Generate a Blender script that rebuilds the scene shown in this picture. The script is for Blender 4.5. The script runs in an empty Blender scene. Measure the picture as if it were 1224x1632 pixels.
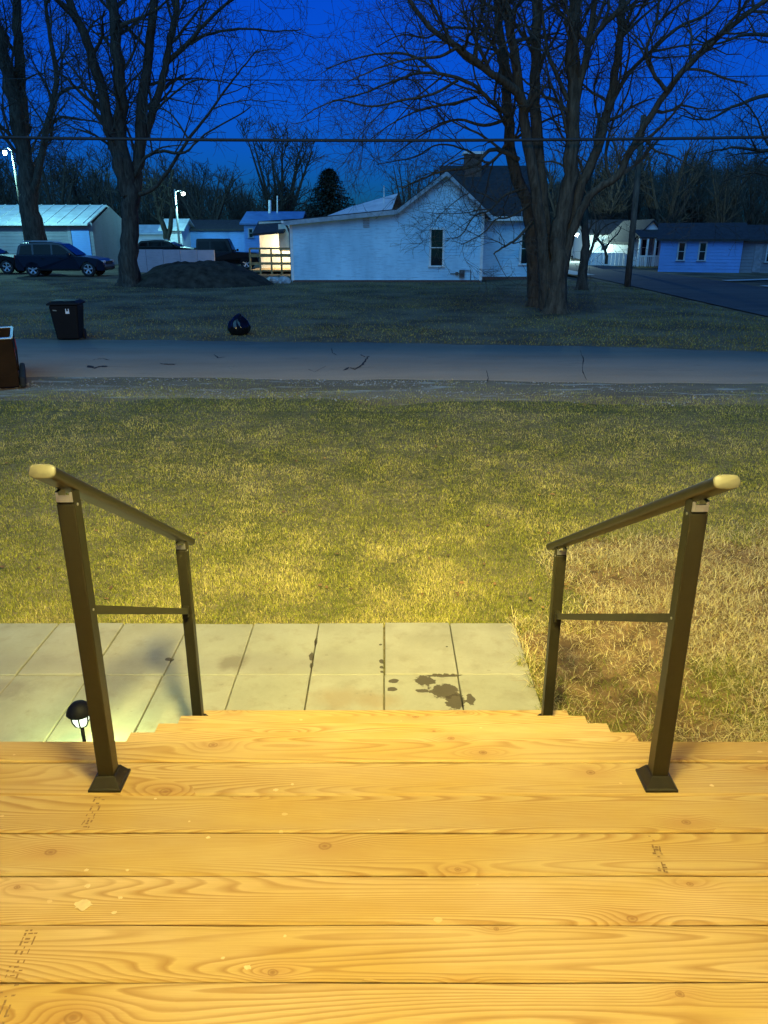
import bpy, bmesh, math, random
import numpy as np
from mathutils import Vector, Matrix, Euler

R = math.radians
SC = bpy.context.scene
COL = SC.collection

# ------------------------------------------------------------------ camera
D = 0.85                      # deck height above the lawn
CAMZ = D + 1.477
F = 1226.0                    # focal length in photo pixels (1224 x 1632)
TH = R(19.85)                 # camera looks down by this
cam = bpy.data.cameras.new('camera')
cam.sensor_fit = 'VERTICAL'; cam.sensor_height = 24.0; cam.lens = 24.0 * F / 1632.0
cam.clip_start = 0.02; cam.clip_end = 2000
camo = bpy.data.objects.new('camera', cam); COL.objects.link(camo)
camo.location = (0, 0, CAMZ); camo.rotation_euler = (math.pi / 2 - TH, 0, 0)
SC.camera = camo

# ------------------------------------------------------------------ world, dusk light
w = bpy.data.worlds.new('World'); SC.world = w; w.use_nodes = True
wn = w.node_tree.nodes; wl = w.node_tree.links
for n in list(wn): wn.remove(n)
sky = wn.new('ShaderNodeTexSky'); sky.sky_type = 'NISHITA'; sky.sun_disc = False
sky.sun_elevation = R(3.0); sky.sun_rotation = R(180); sky.air_density = 1.0; sky.dust_density = 0.3; sky.ozone_density = 4.0
tint = wn.new('ShaderNodeMix'); tint.data_type = 'RGBA'; tint.blend_type = 'MULTIPLY'
tint.inputs[0].default_value = 1.0; tint.inputs[7].default_value = (0.028, 0.42, 1.85, 1)
bg = wn.new('ShaderNodeBackground'); bg.inputs[1].default_value = 0.15
wo = wn.new('ShaderNodeOutputWorld')
wl.new(sky.outputs[0], tint.inputs[6]); wl.new(tint.outputs[2], bg.inputs[0]); wl.new(bg.outputs[0], wo.inputs[0])

sun = bpy.data.lights.new('sun', 'SUN'); sun.energy = 1.55; sun.angle = R(60); sun.color = (0.17, 0.60, 1.0)
suno = bpy.data.objects.new('sun', sun); COL.objects.link(suno)
suno.rotation_euler = (R(42), 0, R(-12))      # afterglow from behind the camera

SC.view_settings.view_transform = 'Standard'; SC.view_settings.look = 'None'
SC.view_settings.gamma = 1.0; SC.view_settings.exposure = 0.0; SC.view_settings.use_curve_mapping = False
SC.cycles.use_denoising = True
SC.cycles.max_bounces = 6

# ------------------------------------------------------------------ helpers
def P(px, py, Y):
    """photo pixel + world distance Y -> world point"""
    a = (px - 612.0) / F; b = (816.0 - py) / F
    dx, dy, dz = a, math.cos(TH) + b * math.sin(TH), -math.sin(TH) + b * math.cos(TH)
    t = Y / dy
    return Vector((dx * t, Y, CAMZ + dz * t))

def gz(x, y):
    """terrain height"""
    t = min(max((y - 19.0) / 24.0, 0), 1); t = t * t * (3 - 2 * t)
    h = 0.215 * t
    if x > 8:
        k = min((x - 8) / 4.0, 1); h *= 1 - 0.75 * k
    return h

class MB:
    def __init__(s): s.v = []; s.f = []
    def quad(s, a, b, c, d):
        n = len(s.v); s.v += [tuple(a), tuple(b), tuple(c), tuple(d)]; s.f.append((n, n+1, n+2, n+3)); return s
    def poly(s, pts):
        n = len(s.v); s.v += [tuple(p) for p in pts]; s.f.append(tuple(range(n, n+len(pts)))); return s
    def box(s, x0, x1, y0, y1, z0, z1, m=None):
        n = len(s.v)
        vs = [Vector((x, y, z)) for z in (z0, z1) for y in (y0, y1) for x in (x0, x1)]
        if m is not None: vs = [m @ v for v in vs]
        s.v += [tuple(v) for v in vs]
        for f in ((0,2,3,1),(4,5,7,6),(0,1,5,4),(2,6,7,3),(0,4,6,2),(1,3,7,5)): s.f.append(tuple(n+i for i in f))
        return s
    def prism(s, prof, axis, a, b, m=None):
        """extrude closed 2D profile along axis ('x','y','z')"""
        n = len(s.v); k = len(prof)
        def mk(p, t):
            q = {'x': (t, p[0], p[1]), 'y': (p[0], t, p[1]), 'z': (p[0], p[1], t)}[axis]
            return Vector(q) if m is None else m @ Vector(q)
        s.v += [tuple(mk(p, a)) for p in prof] + [tuple(mk(p, b)) for p in prof]
        for i in range(k):
            j = (i+1) % k; s.f.append((n+i, n+j, n+k+j, n+k+i))
        s.f.append(tuple(range(n+k-1, n-1, -1))); s.f.append(tuple(range(n+k, n+2*k)))
        return s
    def lathe(s, prof, seg=16, c=(0,0,0), m=None):
        n = len(s.v); k = len(prof)
        for i in range(seg):
            a = 2*math.pi*i/seg
            for (r, z) in prof:
                q = Vector((c[0]+r*math.cos(a), c[1]+r*math.sin(a), c[2]+z))
                s.v.append(tuple(q if m is None else m @ q))
        for i in range(seg):
            j = (i+1) % seg
            for t in range(k-1):
                s.f.append((n+i*k+t, n+j*k+t, n+j*k+t+1, n+i*k+t+1))
        return s
    def tube(s, pts, rad, sides=6, cap=False):
        n0 = len(s.v); k = len(pts)
        pts = [Vector(p) for p in pts]
        d = (pts[1]-pts[0])
        ref = Vector((0.3,0.2,1)) if abs(d.normalized().z) < 0.9 else Vector((1,0.1,0))
        u = d.cross(ref).normalized()
        for i in range(k):
            t = (pts[min(i+1,k-1)] - pts[max(i-1,0)])
            if t.length < 1e-9: t = d
            t.normalize()
            u = (u - t*u.dot(t))
            if u.length < 1e-6: u = t.orthogonal()
            u.normalize(); v = t.cross(u)
            r = rad[i] if hasattr(rad, '__len__') else rad
            for q in range(sides):
                a = 2*math.pi*q/sides; c = math.cos(a)*r; e = math.sin(a)*r
                p = pts[i]
                s.v.append((p.x+u.x*c+v.x*e, p.y+u.y*c+v.y*e, p.z+u.z*c+v.z*e))
        for i in range(k-1):
            for q in range(sides):
                q2 = (q+1) % sides
                s.f.append((n0+i*sides+q, n0+i*sides+q2, n0+(i+1)*sides+q2, n0+(i+1)*sides+q))
        if cap:
            s.f.append(tuple(range(n0+sides-1, n0-1, -1))); s.f.append(tuple(range(n0+(k-1)*sides, n0+k*sides)))
        return s
    def mesh(s, name, mat, off=(0,0,0)):
        me = bpy.data.meshes.new(name)
        o = off
        me.from_pydata([(v[0]-o[0], v[1]-o[1], v[2]-o[2]) for v in s.v], [], s.f)
        me.materials.append(mat); me.update()
        return me
    def build(s, name, mat, parent=None, off=(0,0,0), loc=(0,0,0), smooth=False, bevel=0, segs=2, rot=None):
        o = bpy.data.objects.new(name, s.mesh(name, mat, off)); COL.objects.link(o)
        o.location = loc
        if rot: o.rotation_euler = rot
        if parent: o.parent = parent
        if smooth:
            o.data.polygons.foreach_set('use_smooth', [True]*len(o.data.polygons))
        if bevel:
            b = o.modifiers.new('bevel', 'BEVEL'); b.width = bevel; b.segments = segs; b.limit_method = 'ANGLE'; b.angle_limit = R(35)
        return o

def tag(o, label, cat, group=None):
    o['label'] = label; o['category'] = cat
    if group: o['group'] = group
    return o
def thing(name, label, cat, loc=(0,0,0), rz=0, group=None):
    o = bpy.data.objects.new(name, None); COL.objects.link(o); o.empty_display_size = 0.1
    o.location = loc; o.rotation_euler = (0,0,rz)
    return tag(o, label, cat, group)
def kind(o, k): o['kind'] = k; return o
def copy_tree(o, parent=None):
    c = o.copy(); COL.objects.link(c); c.parent = parent
    for ch in list(o.children): copy_tree(ch, c)
    return c

# ---- materials
def nodes_of(m):
    m.use_nodes = True
    nt = m.node_tree
    return nt, nt.nodes['Principled BSDF']
def val(nt, op, *a):
    n = nt.nodes.new('ShaderNodeMath'); n.operation = op
    for i, x in enumerate(a):
        if isinstance(x, (int, float)): n.inputs[i].default_value = x
        else: nt.links.new(x, n.inputs[i])
    return n.outputs[0]
def noise(nt, vec, scale, detail=3, rough=0.5, dist=0.0, dim='3D'):
    n = nt.nodes.new('ShaderNodeTexNoise'); n.noise_dimensions = dim
    n.inputs['Scale'].default_value = scale; n.inputs['Detail'].default_value = detail
    n.inputs['Roughness'].default_value = rough; n.inputs['Distortion'].default_value = dist
    if vec is not None: nt.links.new(vec, n.inputs['Vector'])
    return n.outputs['Fac']
def ramp(nt, fac, stops, interp='LINEAR'):
    n = nt.nodes.new('ShaderNodeValToRGB'); n.color_ramp.interpolation = interp
    e = n.color_ramp.elements
    while len(e) > 1: e.remove(e[-1])
    e[0].position = stops[0][0]; e[0].color = tuple(stops[0][1]) + (1,) if len(stops[0][1]) == 3 else stops[0][1]
    for p, c in stops[1:]:
        q = e.new(p); q.color = tuple(c) + (1,)
    nt.links.new(fac, n.inputs[0]); return n.outputs[0]
def mix(nt, fac, a, b, mode='MIX'):
    n = nt.nodes.new('ShaderNodeMix'); n.data_type = 'RGBA'; n.blend_type = mode
    for i, x in ((0, fac), (6, a), (7, b)):
        if isinstance(x, (int, float)): n.inputs[i].default_value = x
        elif isinstance(x, tuple): n.inputs[i].default_value = x + (1,) if len(x) == 3 else x
        else: nt.links.new(x, n.inputs[i])
    return n.outputs[2]
def coord(nt, which='Object'):
    return nt.nodes.new('ShaderNodeTexCoord').outputs[which]
def wpos(nt): return nt.nodes.new('ShaderNodeNewGeometry').outputs['Position']
def bump(nt, b, h, strength=0.3, dist=0.01):
    n = nt.nodes.new('ShaderNodeBump'); n.inputs['Strength'].default_value = strength; n.inputs['Distance'].default_value = dist
    nt.links.new(h, n.inputs['Height']); nt.links.new(n.outputs[0], b.inputs['Normal'])
def mapping(nt, vec, scale):
    n = nt.nodes.new('ShaderNodeMapping'); n.inputs['Scale'].default_value = scale
    nt.links.new(vec, n.inputs[0]); return n.outputs[0]

def basic(name, col, rough=0.7, metal=0.0, var=0.25, scale=6.0, bumpy=0.0, spec=0.5, coat=0.0):
    m = bpy.data.materials.new(name); nt, b = nodes_of(m)
    c = coord(nt)
    f = noise(nt, c, scale, 4, 0.6)
    lo = tuple(x*(1-var) for x in col); hi = tuple(min(1, x*(1+var)) for x in col)
    nt.links.new(ramp(nt, f, [(0.3, lo), (0.7, hi)]), b.inputs['Base Color'])
    b.inputs['Roughness'].default_value = rough; b.inputs['Metallic'].default_value = metal
    b.inputs['Specular IOR Level'].default_value = spec; b.inputs['Coat Weight'].default_value = coat
    if bumpy: bump(nt, b, f, bumpy, 0.02)
    return m
def emit(name, col, strength):
    m = bpy.data.materials.new(name); nt, b = nodes_of(m)
    b.inputs['Base Color'].default_value = tuple(col)+(1,)
    b.inputs['Emission Color'].default_value = tuple(col)+(1,); b.inputs['Emission Strength'].default_value = strength
    return m
def glass(name, col=(0.012,0.015,0.02), rough=0.06):
    m = bpy.data.materials.new(name); nt, b = nodes_of(m)
    f = noise(nt, coord(nt), 3.0, 2)
    nt.links.new(ramp(nt, f, [(0.3, tuple(x*0.7 for x in col)), (0.7, tuple(x*1.3 for x in col))]), b.inputs['Base Color'])
    b.inputs['Roughness'].default_value = rough; b.inputs['Specular IOR Level'].default_value = 0.25
    return m

def wood_deck():
    m = bpy.data.materials.new('pine_deck_wood'); nt, b = nodes_of(m); L = nt.links
    c = coord(nt); s = nt.nodes.new('ShaderNodeSeparateXYZ'); L.new(c, s.inputs[0]); x, y, z = s.outputs
    rnd = nt.nodes.new('ShaderNodeObjectInfo').outputs['Random']
    seed = val(nt, 'MULTIPLY', rnd, 173.0)
    def comb(a, b_, c_):
        n = nt.nodes.new('ShaderNodeCombineXYZ')
        for i, q in enumerate((a, b_, c_)):
            if isinstance(q, (int, float)): n.inputs[i].default_value = q
            else: L.new(q, n.inputs[i])
        return n.outputs[0]
    # knots
    kx, ky = 1.75, 7.2
    u = val(nt, 'ADD', val(nt, 'MULTIPLY', x, kx), val(nt, 'MULTIPLY', seed, 3.71))
    v = val(nt, 'ADD', val(nt, 'MULTIPLY', y, ky), val(nt, 'MULTIPLY', seed, 5.13))
    vo = nt.nodes.new('ShaderNodeTexVoronoi'); vo.voronoi_dimensions = '2D'; vo.inputs['Scale'].default_value = 1.0
    L.new(comb(u, v, 0.0), vo.inputs['Vector'])
    ps = nt.nodes.new('ShaderNodeSeparateXYZ'); L.new(vo.outputs['Position'], ps.inputs[0])
    cs = nt.nodes.new('ShaderNodeSeparateColor'); L.new(vo.outputs['Color'], cs.inputs[0])
    dx = val(nt, 'DIVIDE', val(nt, 'SUBTRACT', u, ps.outputs[0]), kx)
    dy = val(nt, 'DIVIDE', val(nt, 'SUBTRACT', v, ps.outputs[1]), ky)
    wob = noise(nt, comb(val(nt,'MULTIPLY',x,30.0), val(nt,'MULTIPLY',y,30.0), seed), 1.0, 3, 0.6)
    core = val(nt, 'SQRT', val(nt, 'ADD', val(nt, 'POWER', val(nt, 'MULTIPLY', dx, 0.75), 2.0), val(nt, 'POWER', dy, 2.0)))
    core = val(nt, 'ADD', core, val(nt, 'MULTIPLY', val(nt, 'SUBTRACT', wob, 0.5), 0.009))
    swd = val(nt, 'SQRT', val(nt, 'ADD', val(nt, 'POWER', val(nt, 'MULTIPLY', dx, 0.36), 2.0), val(nt, 'POWER', dy, 2.0)))
    size = val(nt, 'ADD', 0.35, val(nt, 'MULTIPLY', cs.outputs[1], 0.8))
    has = val(nt, 'GREATER_THAN', cs.outputs[0], 0.30)
    sw = val(nt, 'DIVIDE', swd, val(nt, 'MULTIPLY', size, 0.034))
    swirl = val(nt, 'MULTIPLY', val(nt, 'EXPONENT', val(nt, 'MULTIPLY', val(nt, 'POWER', sw, 2.0), -1.0)), has)
    # grain field: contour lines of a noise stretched along the board
    f = noise(nt, comb(val(nt,'MULTIPLY',x,0.55), val(nt,'MULTIPLY',y,8.0), seed), 1.0, 0.6, 0.35)
    f2 = noise(nt, comb(val(nt,'MULTIPLY',x,3.2), val(nt,'MULTIPLY',y,26.0), seed), 1.0, 3.0, 0.55)
    tot = val(nt, 'ADD', val(nt, 'ADD', val(nt, 'MULTIPLY', f, 38.0), val(nt, 'MULTIPLY', f2, 0.75)), val(nt, 'MULTIPLY', swirl, val(nt,'MULTIPLY',size,4.6)))
    tot = val(nt, 'ADD', tot, val(nt, 'MULTIPLY', y, 66.0))
    ring = val(nt, 'FRACT', tot)
    late = ramp(nt, ring, [(0.0, (0.05,)*3), (0.45, (0.25,)*3), (0.80, (1.0,)*3), (0.90, (0.75,)*3), (1.0, (0.05,)*3)])
    # ring contrast varies from place to place
    amp = noise(nt, comb(val(nt,'MULTIPLY',x,1.6), val(nt,'MULTIPLY',y,9.0), val(nt,'ADD',seed,31.0)), 1.0, 2.0, 0.5)
    amp = val(nt, 'MULTIPLY', ramp(nt, amp, [(0.32, (0.35,)*3), (0.58, (1.0,)*3)]), 0.74)
    base = mix(nt, rnd, (0.70, 0.50, 0.23), (0.58, 0.42, 0.16))
    blot = noise(nt, comb(val(nt,'MULTIPLY',x,2.2), val(nt,'MULTIPLY',y,6.0), val(nt,'ADD',seed,7.0)), 1.0, 3.0, 0.55)
    base = mix(nt, ramp(nt, blot, [(0.35, (0,0,0)), (0.7, (1,1,1))]), base, (0.56, 0.37, 0.10))
    col = mix(nt, val(nt, 'MULTIPLY', late, amp), base, (0.315, 0.152, 0.028))
    fib = noise(nt, comb(val(nt,'MULTIPLY',x,9.0), val(nt,'MULTIPLY',y,420.0), seed), 1.0, 2.0, 0.6)
    col = mix(nt, val(nt, 'MULTIPLY', ramp(nt, fib, [(0.35,(1,1,1)), (0.6,(0,0,0))]), 0.22), col, (0.40, 0.22, 0.07))
    # knot halo and heart
    kr = val(nt, 'MULTIPLY', size, 0.0145)
    kd = val(nt, 'DIVIDE', core, kr)
    heart = val(nt, 'MULTIPLY', has, ramp(nt, kd, [(0.0,(1,1,1)), (0.3,(0.8,)*3), (0.5,(0.30,)*3), (0.78,(0.85,)*3), (1.0,(0.0,)*3)]))
    col = mix(nt, val(nt, 'MULTIPLY', heart, 0.8), col, (0.15, 0.062, 0.016))
    halo = val(nt, 'MULTIPLY', swirl, 0.42)
    col = mix(nt, halo, col, (0.40, 0.20, 0.055))
    # pale scuffs and dried drips
    sp = nt.nodes.new('ShaderNodeTexVoronoi'); sp.voronoi_dimensions = '3D'; sp.inputs['Scale'].default_value = 12.0
    L.new(comb(x, val(nt,'MULTIPLY',y,1.5), seed), sp.inputs['Vector'])
    spc = nt.nodes.new('ShaderNodeSeparateColor'); L.new(sp.outputs['Color'], spc.inputs[0])
    spd = val(nt, 'ADD', sp.outputs['Distance'], val(nt, 'MULTIPLY', wob, 0.18))
    spot = val(nt, 'MULTIPLY', val(nt, 'LESS_THAN', spd, val(nt,'MULTIPLY',spc.outputs[1],0.21)), val(nt, 'GREATER_THAN', spc.outputs[0], 0.60))
    col = mix(nt, val(nt, 'MULTIPLY', spot, 0.55), col, (0.74, 0.55, 0.27))
    L.new(col, b.inputs['Base Color'])
    L.new(ramp(nt, blot, [(0.3,(0.42,)*3), (0.7,(0.62,)*3)]), b.inputs['Roughness'])
    b.inputs['Specular IOR Level'].default_value = 0.35
    hgt = val(nt, 'SUBTRACT', val(nt, 'MULTIPLY', late, 0.5), val(nt, 'MULTIPLY', fib, 0.5))
    bump(nt, b, hgt, 0.22, 0.002)
    return m

def concrete():
    m = bpy.data.materials.new('paver_concrete'); nt, b = nodes_of(m); L = nt.links
    p = wpos(nt); s = nt.nodes.new('ShaderNodeSeparateXYZ'); L.new(p, s.inputs[0]); x, y, z = s.outputs
    rnd = nt.nodes.new('ShaderNodeObjectInfo').outputs['Random']
    n1 = noise(nt, p, 3.0, 5, 0.6); n2 = noise(nt, p, 60.0, 3, 0.6); n3 = noise(nt, p, 9.0, 4, 0.65)
    col = ramp(nt, n1, [(0.3, (0.31,0.285,0.19)), (0.7, (0.43,0.40,0.28))])
    col = mix(nt, val(nt,'MULTIPLY',rnd,0.35), col, (0.31,0.32,0.20))
    col = mix(nt, val(nt,'MULTIPLY',n2,0.3), col, (0.24,0.22,0.15))
    col = mix(nt, val(nt,'MULTIPLY',ramp(nt,n3,[(0.52,(0,0,0)),(0.72,(1,1,1))]),0.45), col, (0.24,0.205,0.125))
    def blob(cx, cy, rx, ry, col, colr, amt, jag, soft, nz):
        d = val(nt,'SQRT', val(nt,'ADD', val(nt,'POWER', val(nt,'DIVIDE', val(nt,'SUBTRACT', x, cx), rx), 2.0),
                               val(nt,'POWER', val(nt,'DIVIDE', val(nt,'SUBTRACT', y, cy), ry), 2.0)))
        d = val(nt,'ADD', d, val(nt,'MULTIPLY', val(nt,'SUBTRACT', nz, 0.5), jag))
        k = ramp(nt, d, [(1.0-soft, (1,1,1)), (1.0, (0,0,0))])
        return mix(nt, val(nt,'MULTIPLY',k,amt), col, colr)
    # damp band along the middle joint, to the left
    wv = val(nt,'ADD', y, val(nt,'MULTIPLY', val(nt,'SUBTRACT', n1, 0.5), 0.25))
    band = ramp(nt, val(nt,'ABSOLUTE', val(nt,'SUBTRACT', wv, 3.82)), [(0.02,(1,1,1)), (0.16,(0,0,0))])
    lm = ramp(nt, val(nt,'ADD', val(nt,'MULTIPLY', x, -0.5), 0.1), [(0.05,(0.12,)*3), (0.3,(1,1,1))])
    col = mix(nt, val(nt,'MULTIPLY', val(nt,'MULTIPLY', band, lm), 0.42), col, (0.25,0.225,0.17))
    nz = noise(nt, p, 7.0, 4, 0.6, 0.6); nz2 = noise(nt, p, 18.0, 3, 0.6); nz3 = noise(nt, p, 24.0, 4, 0.6)
    MUD = (0.050,0.034,0.013)
    for (cx, cy, rx_, ry_) in ((0.225,3.63,0.06,0.05),(0.325,3.53,0.085,0.07),(0.37,3.44,0.055,0.075),(0.452,3.455,0.024,0.055),(0.33,3.688,0.095,0.02),(0.05,3.63,0.03,0.022),(0.045,3.55,0.028,0.02),(0.20,3.535,0.035,0.018),(-0.408,4.08,0.010,0.05),(-0.418,3.90,0.016,0.05),(-0.41,3.80,0.012,0.03),(-0.012,3.84,0.014,0.025),(-0.014,3.78,0.013,0.015),(-0.012,3.73,0.012,0.013),(-1.23,3.86,0.03,0.02),(-0.02,4.03,0.01,0.01),(0.37,4.0,0.008,0.008)):
        col = blob(cx, cy, rx_, ry_, col, MUD, 0.88, 1.5, 0.12, nz3)
    col = blob(-0.24, 3.48, 0.22, 0.13, col, (0.30,0.21,0.10), 0.5, 1.2, 0.6, nz)
    col = blob(-0.02, 3.44, 0.16, 0.09, col, (0.30,0.21,0.10), 0.5, 1.2, 0.6, nz)
    col = blob(-0.86, 3.83, 0.10, 0.10, col, (0.17,0.14,0.09), 0.7, 1.2, 0.5, nz)
    col = blob(-2.1, 3.55, 0.25, 0.12, col, (0.2,0.17,0.12), 0.6, 1.4, 0.5, nz)
    sp = ramp(nt, nz2, [(0.70,(0,0,0)), (0.74,(1,1,1))])
    col = mix(nt, val(nt,'MULTIPLY',sp,0.35), col, (0.2,0.17,0.11))
    L.new(col, b.inputs['Base Color']); b.inputs['Roughness'].default_value = 0.85
    bump(nt, b, n2, 0.25, 0.004)
    return m

def ground_mat():
    m = bpy.data.materials.new('turf_soil'); nt, b = nodes_of(m); L = nt.links
    p = wpos(nt)
    n1 = noise(nt, p, 0.55, 5, 0.6); n2 = noise(nt, p, 14.0, 5, 0.7); n3 = noise(nt, p, 2.3, 4, 0.6)
    g = ramp(nt, n2, [(0.3, (0.06,0.055,0.02)), (0.55, (0.14,0.13,0.045)), (0.75, (0.28,0.24,0.11))])
    t = ramp(nt, n2, [(0.3, (0.12,0.085,0.045)), (0.55, (0.24,0.19,0.10)), (0.75, (0.38,0.30,0.16))])
    k = ramp(nt, val(nt,'ADD', val(nt,'MULTIPLY',n1,0.6), val(nt,'MULTIPLY',n3,0.4)), [(0.42,(0,0,0)), (0.62,(1,1,1))])
    sy = nt.nodes.new('ShaderNodeSeparateXYZ'); L.new(p, sy.inputs[0])
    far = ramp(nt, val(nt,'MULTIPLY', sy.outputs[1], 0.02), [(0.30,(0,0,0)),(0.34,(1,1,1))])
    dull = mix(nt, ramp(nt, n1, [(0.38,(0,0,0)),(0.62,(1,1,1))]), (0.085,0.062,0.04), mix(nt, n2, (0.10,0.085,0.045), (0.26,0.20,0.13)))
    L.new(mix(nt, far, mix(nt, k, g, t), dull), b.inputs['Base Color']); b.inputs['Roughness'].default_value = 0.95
    b.inputs['Specular IOR Level'].default_value = 0.15
    bump(nt, b, n2, 0.6, 0.03)
    return m

def road_mat(name, c0, c1):
    m = bpy.data.materials.new(name); nt, b = nodes_of(m); L = nt.links
    p = wpos(nt)
    st = mapping(nt, p, (0.25, 1.0, 1.0))
    n1 = noise(nt, st, 0.8, 5, 0.6); n2 = noise(nt, p, 40.0, 3, 0.7); n3 = noise(nt, st, 3.0, 4, 0.65)
    col = ramp(nt, n1, [(0.3, c0), (0.7, c1)])
    col = mix(nt, val(nt,'MULTIPLY',n2,0.5), col, tuple(q*0.6 for q in c0))
    col = mix(nt, val(nt,'MULTIPLY',ramp(nt,n3,[(0.62,(0,0,0)),(0.72,(1,1,1))]),0.4), col, tuple(q*0.45 for q in c0))
    L.new(col, b.inputs['Base Color']); b.inputs['Roughness'].default_value = 0.95; b.inputs['Specular IOR Level'].default_value = 0.08
    bump(nt, b, n2, 0.6, 0.012)
    return m

def bark_mat(name, c0, c1):
    m = bpy.data.materials.new(name); nt, b = nodes_of(m); L = nt.links
    p = mapping(nt, wpos(nt), (5.0, 5.0, 0.9))
    n = noise(nt, p, 2.0, 5, 0.65, 0.4)
    L.new(ramp(nt, n, [(0.32, c0), (0.66, c1)]), b.inputs['Base Color']); b.inputs['Roughness'].default_value = 0.95
    b.inputs['Specular IOR Level'].default_value = 0.15
    bump(nt, b, n, 0.8, 0.05)
    return m
def attr_mat(name, rough=0.8, trans=0.0):
    m = bpy.data.materials.new(name); nt, b = nodes_of(m)
    a = nt.nodes.new('ShaderNodeAttribute'); a.attribute_name = 'tint'
    nt.links.new(a.outputs['Color'], b.inputs['Base Color']); b.inputs['Roughness'].default_value = rough
    b.inputs['Specular IOR Level'].default_value = 0.25
    return m
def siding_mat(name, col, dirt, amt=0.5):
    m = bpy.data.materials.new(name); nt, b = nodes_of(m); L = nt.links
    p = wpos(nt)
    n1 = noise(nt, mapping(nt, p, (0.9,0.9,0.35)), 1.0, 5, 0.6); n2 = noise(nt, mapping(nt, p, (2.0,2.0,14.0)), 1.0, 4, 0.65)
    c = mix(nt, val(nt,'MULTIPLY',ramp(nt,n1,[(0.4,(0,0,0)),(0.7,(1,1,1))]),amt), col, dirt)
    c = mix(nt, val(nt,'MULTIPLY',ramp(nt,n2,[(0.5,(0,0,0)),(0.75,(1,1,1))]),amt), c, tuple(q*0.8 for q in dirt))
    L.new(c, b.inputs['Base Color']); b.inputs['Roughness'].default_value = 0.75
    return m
def roof_mat(name, c, lap=9.0):
    m = bpy.data.materials.new(name); nt, b = nodes_of(m); L = nt.links
    p = coord(nt)
    n = noise(nt, mapping(nt, p, (4.0,1.2,lap)), 1.0, 4, 0.7)
    L.new(ramp(nt, n, [(0.3, tuple(q*0.6 for q in c)), (0.7, tuple(q*1.4 for q in c))]), b.inputs['Base Color'])
    b.inputs['Roughness'].default_value = 0.9
    bump(nt, b, n, 0.5, 0.03)
    return m
def metal_roof_mat(name, c):
    m = bpy.data.materials.new(name); nt, b = nodes_of(m); L = nt.links
    p = coord(nt)
    n = noise(nt, mapping(nt, p, (1.5,1.5,0.5)), 1.0, 4, 0.6)
    L.new(ramp(nt, n, [(0.3, tuple(q*0.75 for q in c)), (0.7, tuple(min(1,q*1.1) for q in c))]), b.inputs['Base Color'])
    b.inputs['Roughness'].default_value = 0.5; b.inputs['Metallic'].default_value = 0.0
    return m

M = {}
M['wood'] = wood_deck(); M['paver'] = concrete(); M['ground'] = ground_mat()
M['joist'] = basic('joist_wood', (0.36,0.24,0.10), 0.8, var=0.35, scale=5)
M['road'] = road_mat('old_asphalt', (0.29,0.22,0.165), (0.39,0.30,0.23))
M['street'] = road_mat('side_street_asphalt', (0.07,0.07,0.078), (0.11,0.11,0.115))
M['crack'] = basic('crack_dark', (0.018,0.016,0.015), 0.9)
M['bronze'] = basic('bronze_powder_coat', (0.026,0.022,0.010), 0.40, 0.35, var=0.12, scale=40)
M['capend'] = basic('rail_end_cap', (0.15,0.14,0.095), 0.5, 0.0, var=0.08, scale=30)
M['steel'] = basic('zinc_steel', (0.6,0.6,0.58), 0.3, 0.9, var=0.1, scale=20)
M['bark'] = bark_mat('grey_bark', (0.034,0.027,0.019), (0.12,0.098,0.07))
M['bark2'] = bark_mat('dark_bark', (0.03,0.025,0.02), (0.10,0.085,0.065))
M['twig'] = bark_mat('twig_bark', (0.05,0.042,0.032), (0.10,0.085,0.065))
M['grass'] = attr_mat('grass_blades'); M['straw'] = attr_mat('straw_blades', 0.85); M['stone'] = attr_mat('gravel_stones', 0.9)
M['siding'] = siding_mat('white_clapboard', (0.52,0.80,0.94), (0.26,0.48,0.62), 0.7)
M['trim'] = basic('white_trim', (0.78,0.78,0.76), 0.6, var=0.12)
M['rake'] = basic('grey_rake_paint', (0.34,0.38,0.42), 0.7, var=0.3, scale=3)
M['shingle'] = roof_mat('dark_shingles', (0.028,0.028,0.032))
M['paleroof'] = metal_roof_mat('pale_metal_roof', (0.82,0.74,0.72))
M['glass'] = glass('dark_window_glass')
M['carglass'] = glass('tinted_car_glass', (0.004,0.005,0.007), 0.08); M['carglass'].node_tree.nodes['Principled BSDF'].inputs['Specular IOR Level'].default_value = 0.12
M['brick'] = basic('old_brick', (0.14,0.075,0.055), 0.9, var=0.4, scale=14, bumpy=0.4)
M['black'] = basic('black_plastic', (0.005,0.005,0.006), 0.6, var=0.2, spec=0.2)
M['bagp'] = basic('black_bag_film', (0.005,0.005,0.006), 0.2, var=0.3, scale=9, bumpy=0.5)
M['rubber'] = basic('tyre_rubber', (0.015,0.015,0.016), 0.85, var=0.2)
M['sticker'] = basic('white_sticker', (0.75,0.75,0.75), 0.6, var=0.05)
M['wire'] = basic('cable_sheath', (0.02,0.02,0.02), 0.7)
M['pole'] = bark_mat('weathered_pole_wood', (0.06,0.05,0.04), (0.16,0.135,0.105))

def grid_sheet(name, xs, ys, zf, mat, skip=None):
    mb = MB(); nx = len(xs)
    for y in ys:
        for x in xs: mb.v.append((x, y, zf(x, y)))
    for j in range(len(ys)-1):
        for i in range(nx-1):
            mb.f.append((j*nx+i, j*nx+i+1, (j+1)*nx+i+1, (j+1)*nx+i))
    return kind(mb.build(name, mat, smooth=True), 'structure')

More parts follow.
